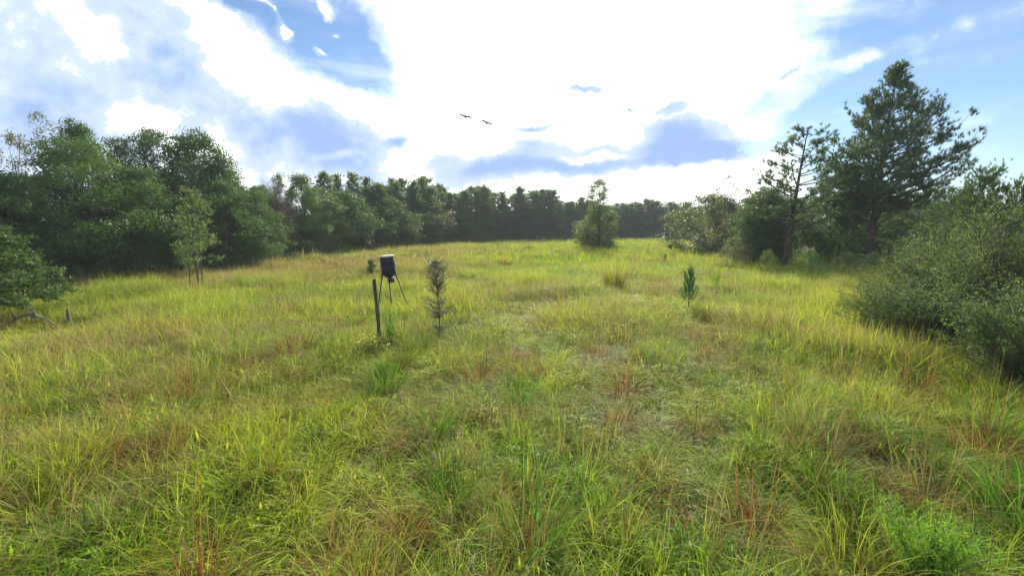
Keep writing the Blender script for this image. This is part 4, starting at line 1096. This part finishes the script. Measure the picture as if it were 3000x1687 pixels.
# thin dark dead stalks
def stalk(u, v, vt, du, lb):
    x, y = G(u, v, 0); g = tz(x, y); top = P(u + du, vt, y)
    p = bez((x, y, g - .05), ((x + top[0]) / 2 + .03, y, (g + top[2]) / 2), top, 7)
    o = obj('dead_stalk', Bag_tube(p)); tag(o, lb, 'stalk', 'dark dead stalks in the grass')
def Bag_tube(p):
    b = Bag(); b.add(*tube(p, np.linspace(.007, .003, len(p)), 4)); return b.mesh('dead_stalk', M_post, True)
for a in [(1742, 1110, 1010, 12, 'thin bent dark stalk right of the middle of the foreground'), (1008, 880, 760, -40, 'long thin dark stalk leaning left beside the wooden post'), (1640, 990, 930, 4, 'short dark stalk in the middle of the field'),
          (205, 1330, 1240, 3, 'dark straight stalk at the lower left'), (1222, 930, 870, 0, 'dark stalk above the rust-red clump by the silvery shrub'), (2440, 1330, 1240, 8, 'dark stalk in the grass at the lower right')]:
    stalk(*a)

# ------------------------------------------------------------------ birds
def bird(u, v, y, roll, lb):
    x, _, z = P(u, v, y)
    t = empty('soaring_bird', (x, y, z))
    b = Bag(); b.add(*tube(np.array([[0, -.42, 0], [0, -.34, .02], [0, -.15, .02], [0, .05, 0], [0, .28, -.01], [0, .42, 0]]), [.02, .05, .09, .085, .04, .05], 8))
    obj('body', b.mesh('body', M_bird, True), t)
    for s in (-1, 1):
        sec = [(0.03, -.16, .14, 0.02), (.35, -.2, .12, .11), (.62, -.14, .1, .13), (.86, 0.0, .11, .10)]
        V = []
        for xx, y0, y1, z0 in sec: V += [(s * xx, y0, z0), (s * xx, (y0 + y1) / 2, z0 + .022), (s * xx, y1, z0), (s * xx, (y0 + y1) / 2, z0 - .006)]
        F = [(i * 4 + j, i * 4 + (j + 1) % 4, i * 4 + 4 + (j + 1) % 4, i * 4 + 4 + j) for i in range(3) for j in range(4)] + [(0, 1, 2, 3), (12, 13, 14, 15)]
        obj('wing', mesh('wing', np.array(V), np.array(F), M_bird), t)
    t.rotation_euler = (R(-32), R(roll), R(8)); t.scale = (1.1,) * 3; tag(t, lb, 'bird')
M_bird = simple('bird_feathers', (.16, .155, .15), .7, .2)
bird(1171, 295, 62, 12, 'left one of the two birds gliding in the white sky')
bird(1224, 310, 66, 20, 'right and lower one of the two birds gliding in the white sky')

# ------------------------------------------------------------------ haze
def haze():
    m, t, out = new_mat('haze')
    pv = t.new('ShaderNodeVolumePrincipled'); pv.inputs['Color'].default_value = (.86, .92, 1, 1); pv.inputs['Density'].default_value = HAZE; pv.inputs['Anisotropy'].default_value = 0
    t.l.new(pv.outputs[0], out.inputs['Volume'])
    x, y0, y1, z0, z1 = 402, -402, 402, -1.6, 26
    V = np.array([[-x, y0, z0], [x, y0, z0], [x, y1, z0], [-x, y1, z0], [-x, y0, z1], [x, y0, z1], [x, y1, z1], [-x, y1, z1]])
    F = np.array([[0, 3, 2, 1], [4, 5, 6, 7], [0, 1, 5, 4], [1, 2, 6, 5], [2, 3, 7, 6], [3, 0, 4, 7]])
    tag(obj('haze', mesh('haze', V, F, m)), 'thin blue evening haze over the field', kind='stuff')
HAZE = 0.00055
haze()
